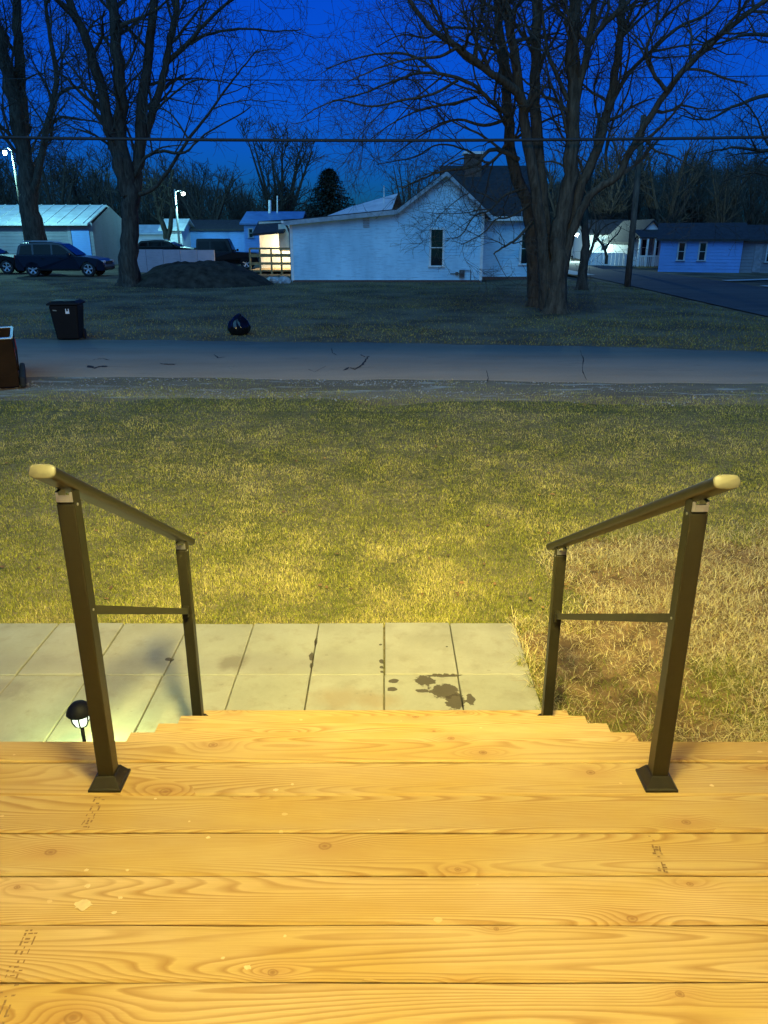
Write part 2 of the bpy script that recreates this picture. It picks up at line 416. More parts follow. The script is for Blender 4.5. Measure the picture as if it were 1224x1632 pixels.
# ------------------------------------------------------------------ numpy value noise
_rs = np.random.RandomState(11); _tab = _rs.rand(256, 256)
def vnoise(x, y):
    xi = np.floor(x).astype(int); yi = np.floor(y).astype(int); fx = x-xi; fy = y-yi
    fx = fx*fx*(3-2*fx); fy = fy*fy*(3-2*fy)
    a = _tab[xi % 256, yi % 256]; b = _tab[(xi+1) % 256, yi % 256]; c = _tab[xi % 256, (yi+1) % 256]; d = _tab[(xi+1) % 256, (yi+1) % 256]
    return (a*(1-fx)+b*fx)*(1-fy)+(c*(1-fx)+d*fx)*fy
def fbm(x, y, o=4):
    s = 0; a = 0.5; t = 0
    for i in range(o):
        s = s + a*vnoise(x*2**i+17.3*i, y*2**i+5.1*i); t += a; a *= 0.5
    return s/t

# ================================================================== SETTING
xs = list(np.concatenate([np.linspace(-400,-60,8)[:-1], np.linspace(-60,60,61), np.linspace(60,400,8)[1:]]))
ys = list(np.concatenate([np.linspace(-8,60,69), np.linspace(66,700,30)]))
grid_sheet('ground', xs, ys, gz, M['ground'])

# road: near and far edge as polylines (world X -> Y)
def road_near(x): return 13.05 - 0.055*x - 0.0028*max(0,x)**2
def road_far(x):  return 17.55 - 0.085*x - 0.011*max(0,x)**2 if x < 9 else 17.55-0.085*9-0.011*81-0.28*(x-9)
rx = list(np.linspace(-70, 26, 385))
mb = MB()
wig = lambda x, s: 0.07*math.sin(x*1.3+s)+0.05*math.sin(x*4.1+2*s)+0.16*(float(fbm(np.array([x*1.9+s*10]),np.array([s]),3)[0])-0.5)
for x in rx:
    a = road_near(x)+wig(x,0.3); b = max(road_far(x), a+2.6)+wig(x,1.7)
    mb.v += [(x, a-0.06, -0.03), (x, a, 0.028), (x, (a+b)/2, 0.06), (x, b, 0.03), (x, b+0.06, -0.03)]
for i in range(len(rx)-1):
    for k in range(4): mb.f.append((i*5+k, (i+1)*5+k, (i+1)*5+k+1, i*5+k+1))
road = kind(mb.build('road', M['road'], smooth=True), 'structure')

def roadz(x, y):
    a = road_near(x); b = max(road_far(x), a+2.6); t = (y-a)/(b-a)
    return 0.028+0.032*(1-abs(2*t-1))
def crack(pts, wd):
    rnd = random.Random(len(pts)*7+int(pts[0][0]))
    mb = MB(); fine = []
    for (a, b) in zip(pts[:-1], pts[1:]):
        A = P(a[0], a[1], 15); B = P(b[0], b[1], 15)
        for k in range(4):
            px = a[0]+(b[0]-a[0])*k/4+rnd.uniform(-1,1); py = a[1]+(b[1]-a[1])*k/4+rnd.uniform(-.5,.5)
            fine.append((px, py))
    fine.append(pts[-1])
    G = []
    for px, py in fine:
        d = P(px, py, 1.0) - Vector((0,0,CAMZ)); t = (CAMZ-0.05)/-d.z
        G.append(Vector((d.x*t, d.y*t, 0)))
    for i, g in enumerate(G):
        w_ = 0.5*wd*rnd.uniform(0.3,1.6)*(0.25 if i in (0,len(G)-1) else 1)
        z = roadz(g.x, g.y)+0.006
        tg = (G[min(i+1,len(G)-1)]-G[max(i-1,0)]); nrm = Vector((-tg.y, tg.x, 0)); nrm.normalize()
        mb.v += [(g.x-nrm.x*w_, g.y-nrm.y*w_, z), (g.x+nrm.x*w_, g.y+nrm.y*w_, z)]
    for i in range(len(G)-1): mb.f.append((2*i, 2*i+1, 2*i+3, 2*i+2))
    mb.build('crack', M['crack'], road)
crack([(548,590),(556,585),(566,588),(576,583),(583,574),(586,570)], 0.045)
crack([(574,566),(582,570),(590,569)], 0.035)
crack([(528,554),(530,562),(536,567)], 0.02)
crack([(492,588),(500,592),(520,583)], 0.015)
crack([(340,566),(348,571),(360,570)], 0.025)
crack([(140,582),(150,586),(162,583),(170,584)], 0.10)
crack([(255,579),(268,581),(280,580)], 0.06)
crack([(148,574),(160,572),(176,574)], 0.03)
crack([(775,590),(778,600),(776,606)], 0.015)
crack([(925,556),(930,575),(928,590),(935,604)], 0.015)

# side street running away on the right, with a lit footpath beyond
mb = MB()
sy = [14.5,18,22,26,30,35,40,46,52,60,70,90,130,200]
for y in sy:
    x0 = 11.4 + (0 if y > 22 else (22-y)*-0.25); 
    mb.v += [(x0, y, gz(x0,y)+0.03), (14.5, y, gz(14.5,y)+0.05), (17.2, y, gz(17.2,y)+0.03)]
for i in range(len(sy)-1):
    for k in range(2): mb.f.append((i*3+k, i*3+k+1, i*3+k+4, i*3+k+3))
kind(mb.build('side_street', M['street'], smooth=True), 'structure')
M['path'] = basic('footpath_concrete', (0.42,0.42,0.40), 0.85, var=0.2, scale=2)
mb = MB()
mb.quad((10.1,43,0.3),(11.3,43,0.28),(11.3,95,0.28),(10.1,95,0.3))
kind(mb.build('footpath', M['path']), 'structure')
mb = MB()
for (a,b) in (((17.4,40.5),(24.5,43.6)),((17.3,36.0),(27,38.2))):
    z = 0.11
    mb.quad((a[0],a[1],z),(b[0],b[1],z),(b[0],b[1]+0.9,z),(a[0],a[1]+0.9,z))
kind(mb.build('driveway', M['path']), 'structure')

# dirt mound in front of the neighbouring yard
def mound(name, cx, cy, rx_, ry_, h, mat, seed):
    mb = MB(); n = 44; m_ = 26; z0 = gz(cx, cy)
    for j in range(m_):
        for i in range(n):
            u = -1.15+2.3*i/(n-1); v = -1.15+2.3*j/(m_-1)
            r = math.sqrt(u*u+v*v)
            nz = float(fbm(np.array([u*2.3+seed]), np.array([v*2.3+seed*2]), 4)[0])
            nz2 = float(fbm(np.array([u*11+seed]), np.array([v*11+seed*2]), 3)[0])
            zz = h*max(0, 1-r**2.2)*(0.62+0.75*nz)+0.34*(nz2-0.5)*max(0,1.1-r)-0.04
            mb.v.append((cx+u*rx_, cy+v*ry_, z0+zz))
    for j in range(m_-1):
        for i in range(n-1): mb.f.append((j*n+i, j*n+i+1, (j+1)*n+i+1, (j+1)*n+i))
    return kind(mb.build(name, mat, smooth=True), 'structure')
M['dirt'] = basic('dark_dirt', (0.045,0.036,0.028), 0.95, var=0.55, scale=2.5, bumpy=0.8, spec=0.1)
mound('dirt_mound', P(312,440,36).x, 36.6, 3.45, 2.3, 1.05, M['dirt'], 3.1)
mound('dirt_bank', 27.0, 33.0, 4.0, 3.5, 0.9, M['dirt'], 6.7)

# walkway of concrete pavers
wk = bpy.data.objects.new('walkway', None); COL.objects.link(wk); kind(wk, 'structure')
rnd = random.Random(5)
pm = MB().box(-0.2005,0.2005,-0.298,0.298,-0.06,0).mesh('paver', M['paver'])
def add_bevel(o, wdt, segs=2):
    b = o.modifiers.new('bevel','BEVEL'); b.width = wdt; b.segments = segs; b.limit_method = 'ANGLE'
for i in range(-14, 2):
    for j, yc in enumerate((3.395, 4.0)):
        o = bpy.data.objects.new('paver', pm); COL.objects.link(o); o.parent = wk
        o.location = (i*0.4075+0.205+rnd.uniform(-.003,.003), yc+rnd.uniform(-.003,.003), 0.035+rnd.uniform(-.004,.004))
        o.rotation_euler = (rnd.uniform(-.004,.004), rnd.uniform(-.006,.006), rnd.uniform(-.004,.004))
        add_bevel(o, 0.006)

# ================================================================== DECK AND STEPS
deck = thing('deck', 'new yellow pine deck with wide steps filling the foreground', 'deck', (0,0,0))
PW = 2.5
def board(name, parent, length, width, thick, loc, seed):
    r = random.Random(seed)
    mb = MB(); n = 24; hw = width/2
    rowsv = []
    for i in range(n+1):
        x = -length/2+length*i/n
        e0 = 0.0011*math.sin(i*1.7+seed)+r.uniform(-.0006,.0006); e1 = 0.0011*math.sin(i*1.3+seed*2.1)+r.uniform(-.0006,.0006)
        c = 0.005
        cup = 0.0012*math.sin(seed)
        ring = [(-hw+e0,-thick),(-hw+e0,-c),(-hw+e0+c,0),(-hw*0.4,cup),(hw*0.4,cup),(hw+e1-c,0),(hw+e1,-c),(hw+e1,-thick)]
        mb.v += [(x, yy, zz) for yy, zz in ring]
    for i in range(n):
        for k in range(8):
            k2 = (k+1) % 8
            mb.f.append((i*8+k2, i*8+k, (i+1)*8+k, (i+1)*8+k2))
    mb.f.append(tuple(range(8))); mb.f.append(tuple(range(n*8+7, n*8-1, -1)))
    return mb.build(name, M['wood'], parent, loc=loc)
yc = 2.002; sd = 1
edges = [2.004, 1.902]
while edges[-1] > -0.2: edges.append(edges[-1]-0.1432)
for k in range(len(edges)-1):
    wd = edges[k]-edges[k+1]-0.0035
    board('plank', deck, 2*PW, wd, 0.036, ((k*0.37) % 0.5-0.25, (edges[k]+edges[k+1])/2, D+random.Random(k).uniform(-.0012,.0012)), k+3)
rise, SX = 0.17, 0.885
tread_edge = [2.288, 2.581, 2.878, 3.168]
prev = 2.004
for k, e in enumerate(tread_edge):
    z = D-rise*(k+1)
    d0 = prev-0.03; half = (e-d0)/2
    for q in range(2):
        c0 = d0+half*q
        board('tread', deck, 2*SX, half-0.004, 0.036, (-0.005, c0+half/2, z), 40+k*3+q)
    # riser board below the nosing above
    MB().box(-SX+0.03, SX-0.04, prev-0.05, prev-0.03-0.002, z+0.001, z+rise-0.037).build('riser', M['wood'], deck)
    prev = e
MB().box(-SX+0.03, SX-0.04, prev-0.05, prev-0.032, 0.0, rise-0.037).build('riser', M['wood'], deck)
for x in (-SX+0.012, 0.0, SX-0.052):
    prof = [(1.95, D-0.05), (1.95, D-0.36)]
    low = [(3.12, 0.0), (3.12, rise-0.04)]
    stp = []
    for k in range(3, -1, -1):
        z = D-rise*(k+1)-0.038; e0 = (2.004 if k == 0 else tread_edge[k-1])-0.054; e1 = tread_edge[k]-0.054
        stp += [(e1, z), (e0, z)]
    prof = [(1.953, D-0.40), (2.86, 0.0), (3.114, 0.0)] + stp + [(1.953, D-rise-0.038)]
    MB().prism(prof, 'x', x, x+0.038).build('stringer', M['joist'], deck)
MB().box(-PW+0.1, PW-0.1, 1.955-0.042, 1.953-0.002, D-0.23, D-0.038).build('rim_joist', M['joist'], deck)
for x in (-PW+0.14, -0.95, 0.95, PW-0.23):
    MB().box(x, x+0.09, 1.80, 1.89, 0, D-0.039).build('deck_post', M['joist'], deck)

# ink stamps and pale splashes on the boards
def splat(cx, cy, r, mat, seed, name='pale_splash'):
    q = random.Random(seed); mb = MB(); n = 18
    pts = [(cx+r*(0.55+0.6*q.random())*math.cos(a)*1.25, cy+r*(0.55+0.6*q.random())*math.sin(a), D+0.0026) for a in [2*math.pi*i/n for i in range(n)]]
    mb.poly(pts); return mb.build(name, mat, deck)
M['splash'] = basic('dried_splash', (0.74,0.57,0.30), 0.7, var=0.1, scale=60)
M['ink'] = basic('stamp_ink', (0.27,0.155,0.055), 0.8, var=0.3, scale=200)
def deckpt(px, py):
    d = P(px, py, 1.0)-Vector((0,0,CAMZ)); t = 1.477/-d.z
    return d.x*t, d.y*t
for i, (px, py, r) in enumerate([(133,1443,.017),(182,1456,.006),(192,1432,.005),(140,1413,.007),(395,1543,.007),(355,1528,.004),(332,1336,.005),(440,1260,.007),(466,1251,.005),(248,1274,.004),(138,1388,.005),(203,1388,.004),(454,1493,.004),(302,1310,.003),(1134,1253,.006)]):
    x, y = deckpt(px, py); splat(x, y, r, M['splash'], i)
def stamp(p0, p1, wd, seed):
    q = random.Random(seed); x0, y0 = deckpt(*p0); x1, y1 = deckpt(*p1)
    a = Vector((x0,y0,0)); b_ = Vector((x1,y1,0)); t = (b_-a); Ln = t.length; t.normalize(); nn = Vector((-t.y,t.x,0))
    mb = MB(); s = 0
    while s < Ln:
        for lane in (-1, 0, 1):
            if q.random() < 0.68:
                c = a+t*(s+q.uniform(0,.004))+nn*(lane*wd*0.36+q.uniform(-.002,.002))
                l = q.uniform(.003,.007); w2 = q.uniform(.0012,.0024)
                if q.random() < 0.5: l, w2 = w2*1.1, l*0.8
                z = D+0.0024
                mb.quad((c.x-t.x*l-nn.x*w2, c.y-t.y*l-nn.y*w2, z), (c.x+t.x*l-nn.x*w2, c.y+t.y*l-nn.y*w2, z),
                        (c.x+t.x*l+nn.x*w2, c.y+t.y*l+nn.y*w2, z), (c.x-t.x*l+nn.x*w2, c.y-t.y*l+nn.y*w2, z))
        s += 0.0115
    mb.build('ink_stamp', M['ink'], deck)
stamp((52,1482), (18,1560), 0.034, 1); stamp((16,1572), (-4,1632), 0.034, 2)
stamp((160,1271), (134,1322), 0.03, 3); stamp((1040,1334), (1058,1392), 0.022, 4)

# ================================================================== HANDRAILS
def handrail(xr, xr2, label, sx, ph, ext):
    t = thing('handrail', label, 'handrail', (xr, 1.815, D))
    o = (xr, 1.815, D)
    xu = xr; hw = 0.0225; slope = -0.5186
    XR = lambda y: xu+(xr2-xu)*(y-1.815)/1.24
    y1, y2 = 1.815, 3.055
    z2 = D-4*rise
    for (yy, zb) in ((y1, D), (y2, z2)):
        xr = XR(yy)
        top = D+ph+slope*(yy-y1)
        p = MB().box(xr-hw, xr+hw, yy-hw, yy+hw, zb+0.004, top).build('post', M['bronze'], t, off=o, bevel=0.003)
        # flared base skirt
        mb = MB(); n0 = 0
        lv = [(0.046,0.048,0.0),(0.046,0.048,0.007),(0.041,0.043,0.010),(0.027,0.027,0.037),(0.0235,0.0235,0.038)]
        for (ax, ay, az) in lv:
            mb.v += [(xr-ax,yy-ay,zb+az),(xr+ax,yy-ay,zb+az),(xr+ax,yy+ay,zb+az),(xr-ax,yy+ay,zb+az)]
        for k in range(len(lv)-1):
            for q in range(4): mb.f.append((k*4+q, k*4+(q+1)%4, (k+1)*4+(q+1)%4, (k+1)*4+q))
        mb.build('base_plate', M['bronze'], p, off=o, bevel=0.0015)
        # swivel bracket: dark cheeks, steel tongue, screws
        mb = MB()
        mb.box(xr-hw+0.001, xr-hw+0.006, yy-hw+0.002, yy+hw-0.002, top-0.012, top+0.034)
        mb.box(xr+hw-0.006, xr+hw-0.001, yy-hw+0.002, yy+hw-0.002, top-0.012, top+0.034)
        mb.box(xr-hw+0.007, xr+hw-0.007, yy-hw+0.006, yy+hw-0.006, top-0.004, top+0.004)
        br = mb.build('bracket', M['bronze'], p, off=o, bevel=0.001)
        mb = MB(); mb.box(xr-0.013, xr+0.013, yy-0.0245, yy-0.020, top+0.006, top+0.024); mb.box(xr-0.020, xr-0.0135, yy-0.024, yy+0.02, top+0.006, top+0.031); mb.box(xr+0.0135, xr+0.020, yy-0.024, yy+0.02, top+0.006, top+0.031)
        mb.build('bracket_tongue', M['steel'], p, off=o)
        m4 = Matrix.Translation((xr-sx*hw, yy-0.004, top-0.006)) @ Matrix.Rotation(math.pi/2, 4, 'Y')
        MB().lathe([(0,-.002),(.004,-.002),(.0035,.002),(0,.003)], 8, m=m4).build('screw', M['steel'], p, off=o)
    # sloping rail, flattened round profile
    prof = []
    rw, rh = 0.030, 0.0165
    for k in range(20):
        a = 2*math.pi*k/20; c, s_ = math.cos(a), math.sin(a)
        prof.append((math.copysign(abs(c)**0.55, c)*rw, math.copysign(abs(s_)**0.75, s_)*rh))
    ya, yb = y1-ext, y2+0.135
    base_z = D+ph+0.034
    ang = math.atan(slope)
    def ringat(y, sc_=1.0, shift=0.0):
        zc = base_z+slope*(y-y1)+0.0145
        return [Vector((XR(y)+p_[0]*sc_, y-p_[1]*sc_*math.sin(ang)+shift*math.cos(ang), zc+p_[1]*sc_*math.cos(ang)+shift*math.sin(ang))) for p_ in prof]
    mb = MB(); st = [ya, (ya+yb)/2, yb]
    for y in st: mb.v += [tuple(v) for v in ringat(y)]
    for i in range(len(st)-1):
        for q in range(20):
            q2 = (q+1) % 20; mb.f.append((i*20+q, i*20+q2, (i+1)*20+q2, (i+1)*20+q))
    rail = mb.build('top_rail', M['bronze'], t, off=o, smooth=True)
    for (y, sg) in ((ya,-1),(yb,1)):
        mb = MB()
        for sc_, sh in ((1.03,0.0),(1.03,sg*0.003),(0.94,sg*0.006),(0.0,sg*0.0062)):
            mb.v += [tuple(v) for v in ringat(y, sc_, sh)]
        for i in range(3):
            for q in range(20):
                q2 = (q+1) % 20; mb.f.append((i*20+q, i*20+q2, (i+1)*20+q2, (i+1)*20+q))
        mb.build('end_cap', M['capend'], rail, off=o, smooth=True)
    # middle rail
    zz = lambda y: base_z-0.335+slope*(y-y1)
    mb = MB(); a, b_ = y1+hw, y2-hw
    for y in (a, b_):
        mb.v += [(XR(y)-0.010,y,zz(y)-0.014),(XR(y)+0.010,y,zz(y)-0.014),(XR(y)+0.010,y,zz(y)+0.014),(XR(y)-0.010,y,zz(y)+0.014)]
    for q in range(4): mb.f.append((q,(q+1)%4,4+(q+1)%4,4+q))
    mid = mb.build('middle_rail', M['bronze'], t, off=o)
    m4 = Matrix.Translation((xu-sx*hw, y1, zz(y1))) @ Matrix.Rotation(math.pi/2, 4, 'Y')
    MB().lathe([(0,-.002),(.004,-.002),(.0035,.002),(0,.003)], 8, m=m4).build('screw', M['steel'], mid, off=o)
    for (y) in (b_,):
        MB().box(xr-0.013,xr+0.013,y-0.03,y-0.001,zz(y)-0.014,zz(y)+0.028).build('rail_bracket', M['bronze'], mid, off=o)
    return t
hl = handrail(-0.787, -0.867, 'dark bronze metal stair handrail on the left, beside the small lit path lamp', -1, 0.85, 0.135)
hr = handrail(0.782, 0.760, 'dark bronze metal stair handrail on the right, beside the dry straw patch', 1, 0.825, 0.135)

# ================================================================== PORCH (behind and above the camera) AND ITS LAMP
M['porchpaint'] = basic('porch_paint', (0.80,0.77,0.70), 0.8, var=0.05)
kind(MB().box(-2.6,2.6,-0.35,-0.12,0,D+2.62).build('house_wall', M['porchpaint']), 'structure')
kind(MB().box(-2.6,2.6,-0.35,1.85,D+2.62,D+2.74).build('porch_ceiling', M['porchpaint']), 'structure')
LX, LY, LZ = 0.10, 1.10, D+2.44
pl = thing('porch_lamp', 'warm lamp on the porch ceiling above the deck', 'lamp', (LX,LY,D+2.62))
MB().lathe([(0,0),(0.07,0),(0.065,-0.03),(0.02,-0.045),(0,-0.045)],20).build('base_plate', M['bronze'], pl)
MB().lathe([(0,-0.046),(0.025,-0.05),(0.04,-0.085),(0.04,-0.105),(0.022,-0.135),(0,-0.14)],16).build('bulb', emit('warm_bulb',(1,0.8,0.45),12), pl, smooth=True)
WARM = (1.0, 0.87, 0.31)
pt = bpy.data.lights.new('porch_bulb_light','POINT'); pt.energy = 205; pt.color = WARM; pt.shadow_soft_size = 0.22
po = bpy.data.objects.new('porch_bulb_light', pt); COL.objects.link(po); po.location = (LX,LY,LZ-0.005)
sp = bpy.data.lights.new('lawn_fill_spot','SPOT'); sp.energy = 2650; sp.color = WARM; sp.shadow_soft_size = 0.22  # added spot that lifts the lawn brightness, the fixture has no second head
sp.spot_size = R(136); sp.spot_blend = 1.0
so = bpy.data.objects.new('lawn_fill_spot', sp); COL.objects.link(so); so.location = (LX,LY,LZ-0.005)
so.rotation_euler = (Vector((-0.2,22.0,0.2))-Vector((LX,LY,LZ))).to_track_quat('-Z','Y').to_euler()

# ================================================================== SOLAR PATH LAMP
px_, py_ = -1.36, 2.93
t = thing('path_lamp', 'small black dome-capped solar path lamp glowing white beside the walkway', 'lamp', (px_,py_,0.035))
t.scale = (0.9,0.9,0.9)
MB().lathe([(0,0.0),(0.009,0.0),(0.009,0.232),(0,0.232)],10).build('stem', M['black'], t, smooth=True)
MB().lathe([(0,0.372),(0.014,0.372),(0.034,0.364),(0.050,0.347),(0.061,0.326),(0.064,0.314),(0.060,0.309),(0,0.312)],24).build('cap', M['black'], t, smooth=True)
mb = MB().lathe([(0.010,0.236),(0.028,0.244),(0.040,0.272),(0.043,0.312)],24)
M['lens'] = emit('lamp_lens',(0.86,1.0,0.78),1.6)
mb.build('lens', M['lens'], t, smooth=True)
for k in range(6):
    a = 2*math.pi*k/6-0.35
    pts = [Vector((math.cos(a)*r, math.sin(a)*r, z)) for r,z in ((0.013,0.232),(0.030,0.242),(0.0425,0.270),(0.0455,0.315))]
    MB().tube(pts, 0.0038, 5).build('rib', M['black'], t)
MB().lathe([(0,0.228),(0.016,0.230),(0.018,0.240),(0.010,0.242),(0,0.242)],14).build('collar', M['black'], t, smooth=True)
for k in range(6):   # light leaves between the ribs
    a = 2*math.pi*(k+0.5)/6-0.35
    l = bpy.data.lights.new('path_lamp_glow','SPOT'); l.energy = 15.0; l.color = (0.74,1.0,0.45); l.shadow_soft_size = 0.006
    l.spot_size = R(74); l.spot_blend = 0.7
    o = bpy.data.objects.new('path_lamp_glow', l); COL.objects.link(o); o.location = (px_+math.cos(a)*0.05, py_+math.sin(a)*0.05, 0.275)
    o.rotation_euler = Vector((math.cos(a),math.sin(a),-1.05)).to_track_quat('-Z','Y').to_euler()
# crumpled clear film at its foot
mf = bpy.data.materials.new('clear_plastic_film'); nt, b = nodes_of(mf)
f = noise(nt, coord(nt), 30, 3); nt.links.new(ramp(nt, f, [(0.3,(0.35,0.37,0.34)),(0.7,(0.5,0.52,0.48))]), b.inputs['Base Color'])
b.inputs['Roughness'].default_value = 0.15; b.inputs['Alpha'].default_value = 0.6
mb = MB(); q = random.Random(8); n = 14
for j in range(n):
    for i in range(n*2):
        mb.v.append((px_-0.32+0.7*i/(2*n-1), py_-0.34+0.42*j/(n-1), 0.02+0.045*q.random()))
for j in range(n-1):
    for i in range(2*n-1): mb.f.append((j*2*n+i, j*2*n+i+1, (j+1)*2*n+i+1, (j+1)*2*n+i))
tag(mb.build('plastic_sheet', mf), 'crumpled clear plastic sheet on the soil at the foot of the path lamp', 'plastic sheet')

# ================================================================== TREES
def smooth(pts, n=4):
    out = []
    for i in range(len(pts)-1):
        p0 = pts[max(i-1,0)]; p1 = pts[i]; p2 = pts[i+1]; p3 = pts[min(i+2,len(pts)-1)]
        for k in range(n):
            t = k/n
            out.append(0.5*((2*p1)+(p2-p0)*t+(2*p0-5*p1+4*p2-p3)*t*t+(3*p1-p0-3*p2+p3)*t**3))
    out.append(pts[-1]); return out

def rvec(q): return Vector((q.gauss(0,1), q.gauss(0,1), q.gauss(0,1)))

def spawn(mb, pts, rad, level, maxl, q, prm, t0=0.15):
    """side branches along a polyline"""
    Ln = sum((pts[i+1]-pts[i]).length for i in range(len(pts)-1))
    k = max(1, int(Ln*prm['dens'][level]*q.uniform(0.8,1.2)))
    for _ in range(k):
        t = t0+(1-t0)*q.random()
        s = t*(len(pts)-1); i = min(int(s), len(pts)-2); f = s-i
        p = pts[i].lerp(pts[i+1], f); d = (pts[i+1]-pts[i]).normalized(); r = rad[i]*(1-f)+rad[i+1]*f
        n = rvec(q); n = n-d*n.dot(d)
        if n.length < 1e-3: continue
        n.normalize()
        ang = R(q.uniform(32, 68))
        cd = d*math.cos(ang)+n*math.sin(ang)
        cd += Vector((0,0,prm['lift'][level])); cd.normalize()
        ln = prm['len'][level]*q.uniform(0.55,1.25)*(1.15-0.5*t)
        cr = min(r*0.6, prm['rad'][level]*q.uniform(0.7,1.2))
        branch(mb, p, cd, ln, max(cr, prm['minr']), level, maxl, q, prm)

def branch(mb, p, d, ln, r, level, maxl, q, prm):
    n = (6,5,4,3,3)[level]
    pts = [p.copy()]; dd = d.copy(); st = ln/n
    for i in range(n):
        dd = dd+rvec(q)*prm['wig']+Vector((0,0,prm['trop'][level]))
        dd.normalize(); pts.append(pts[-1]+dd*st)
    e = max(prm['minr']*0.6, r*0.3)
    rad = [r+(e-r)*i/n for i in range(n+1)]
    mb.tube(pts, rad, (6,5,4,3,3)[level])
    if level+1 < maxl: spawn(mb, pts, rad, level+1, maxl, q, prm)

def limb(tm, cm, spec, q, prm, maxl, spawn_t0=0.2, lvl=0, mesh=None):
    """spec: ([(px,py)..], Y0, Y1, r0, r1)"""
    pix, Y0, Y1, r0, r1 = spec
    n = len(pix)
    pts = [P(a, b, Y0+(Y1-Y0)*i/(n-1)) for i, (a, b) in enumerate(pix)]
    pts = smooth(pts, 4)
    for i in range(1, len(pts)-1): pts[i] = pts[i]+rvec(q)*r0*0.10
    m_ = len(pts)-1
    rad = [r0+(r1-r0)*(i/m_)**0.8 for i in range(m_+1)]
    (tm if mesh is None else mesh).tube(pts, rad, 10 if r0 > 0.1 else 6)
    spawn(cm, pts, rad, lvl, maxl, q, prm, spawn_t0)
    return pts, rad

def flare(tm, p, r, h, q, roots=7):
    """root flare at a trunk foot"""
    n = 20; lv = [(-0.15,1.5),(0.0,1.38),(0.12,1.2),(0.35,1.06),(h,0.98)]
    n0 = len(tm.v); ph = [q.uniform(0,6.28) for _ in range(3)]
    for z, s in lv:
        for i in range(n):
            a = 2*math.pi*i/n
            k = 1+(s-1)*(1.0+0.9*math.sin(a*roots*0.5+ph[0])+0.5*math.sin(a*3+ph[1]))
            tm.v.append((p.x+math.cos(a)*r*k, p.y+math.sin(a)*r*k, p.z+z))
    for l in range(len(lv)-1):
        for i in range(n): tm.f.append((n0+l*n+i, n0+l*n+(i+1)%n, n0+(l+1)*n+(i+1)%n, n0+(l+1)*n+i))

def tree(name, label, base, limbs, prm, maxl, seed, group=None, flares=(), bark='bark'):
    q = random.Random(seed); t = thing(name, label, 'tree', base, group=group)
    tm, cm = MB(), MB()
    for (p, r, h) in flares: flare(tm, p, r, h, q)
    for sp_ in limbs: limb(tm, cm, sp_[:5], q, prm, maxl, sp_[5] if len(sp_) > 5 else 0.2, sp_[6] if len(sp_) > 6 else 0)
    tm.build('trunk', M[bark], t, off=base, smooth=True)
    cm.build('crown', M['twig'], t, off=base, smooth=False)
    return t

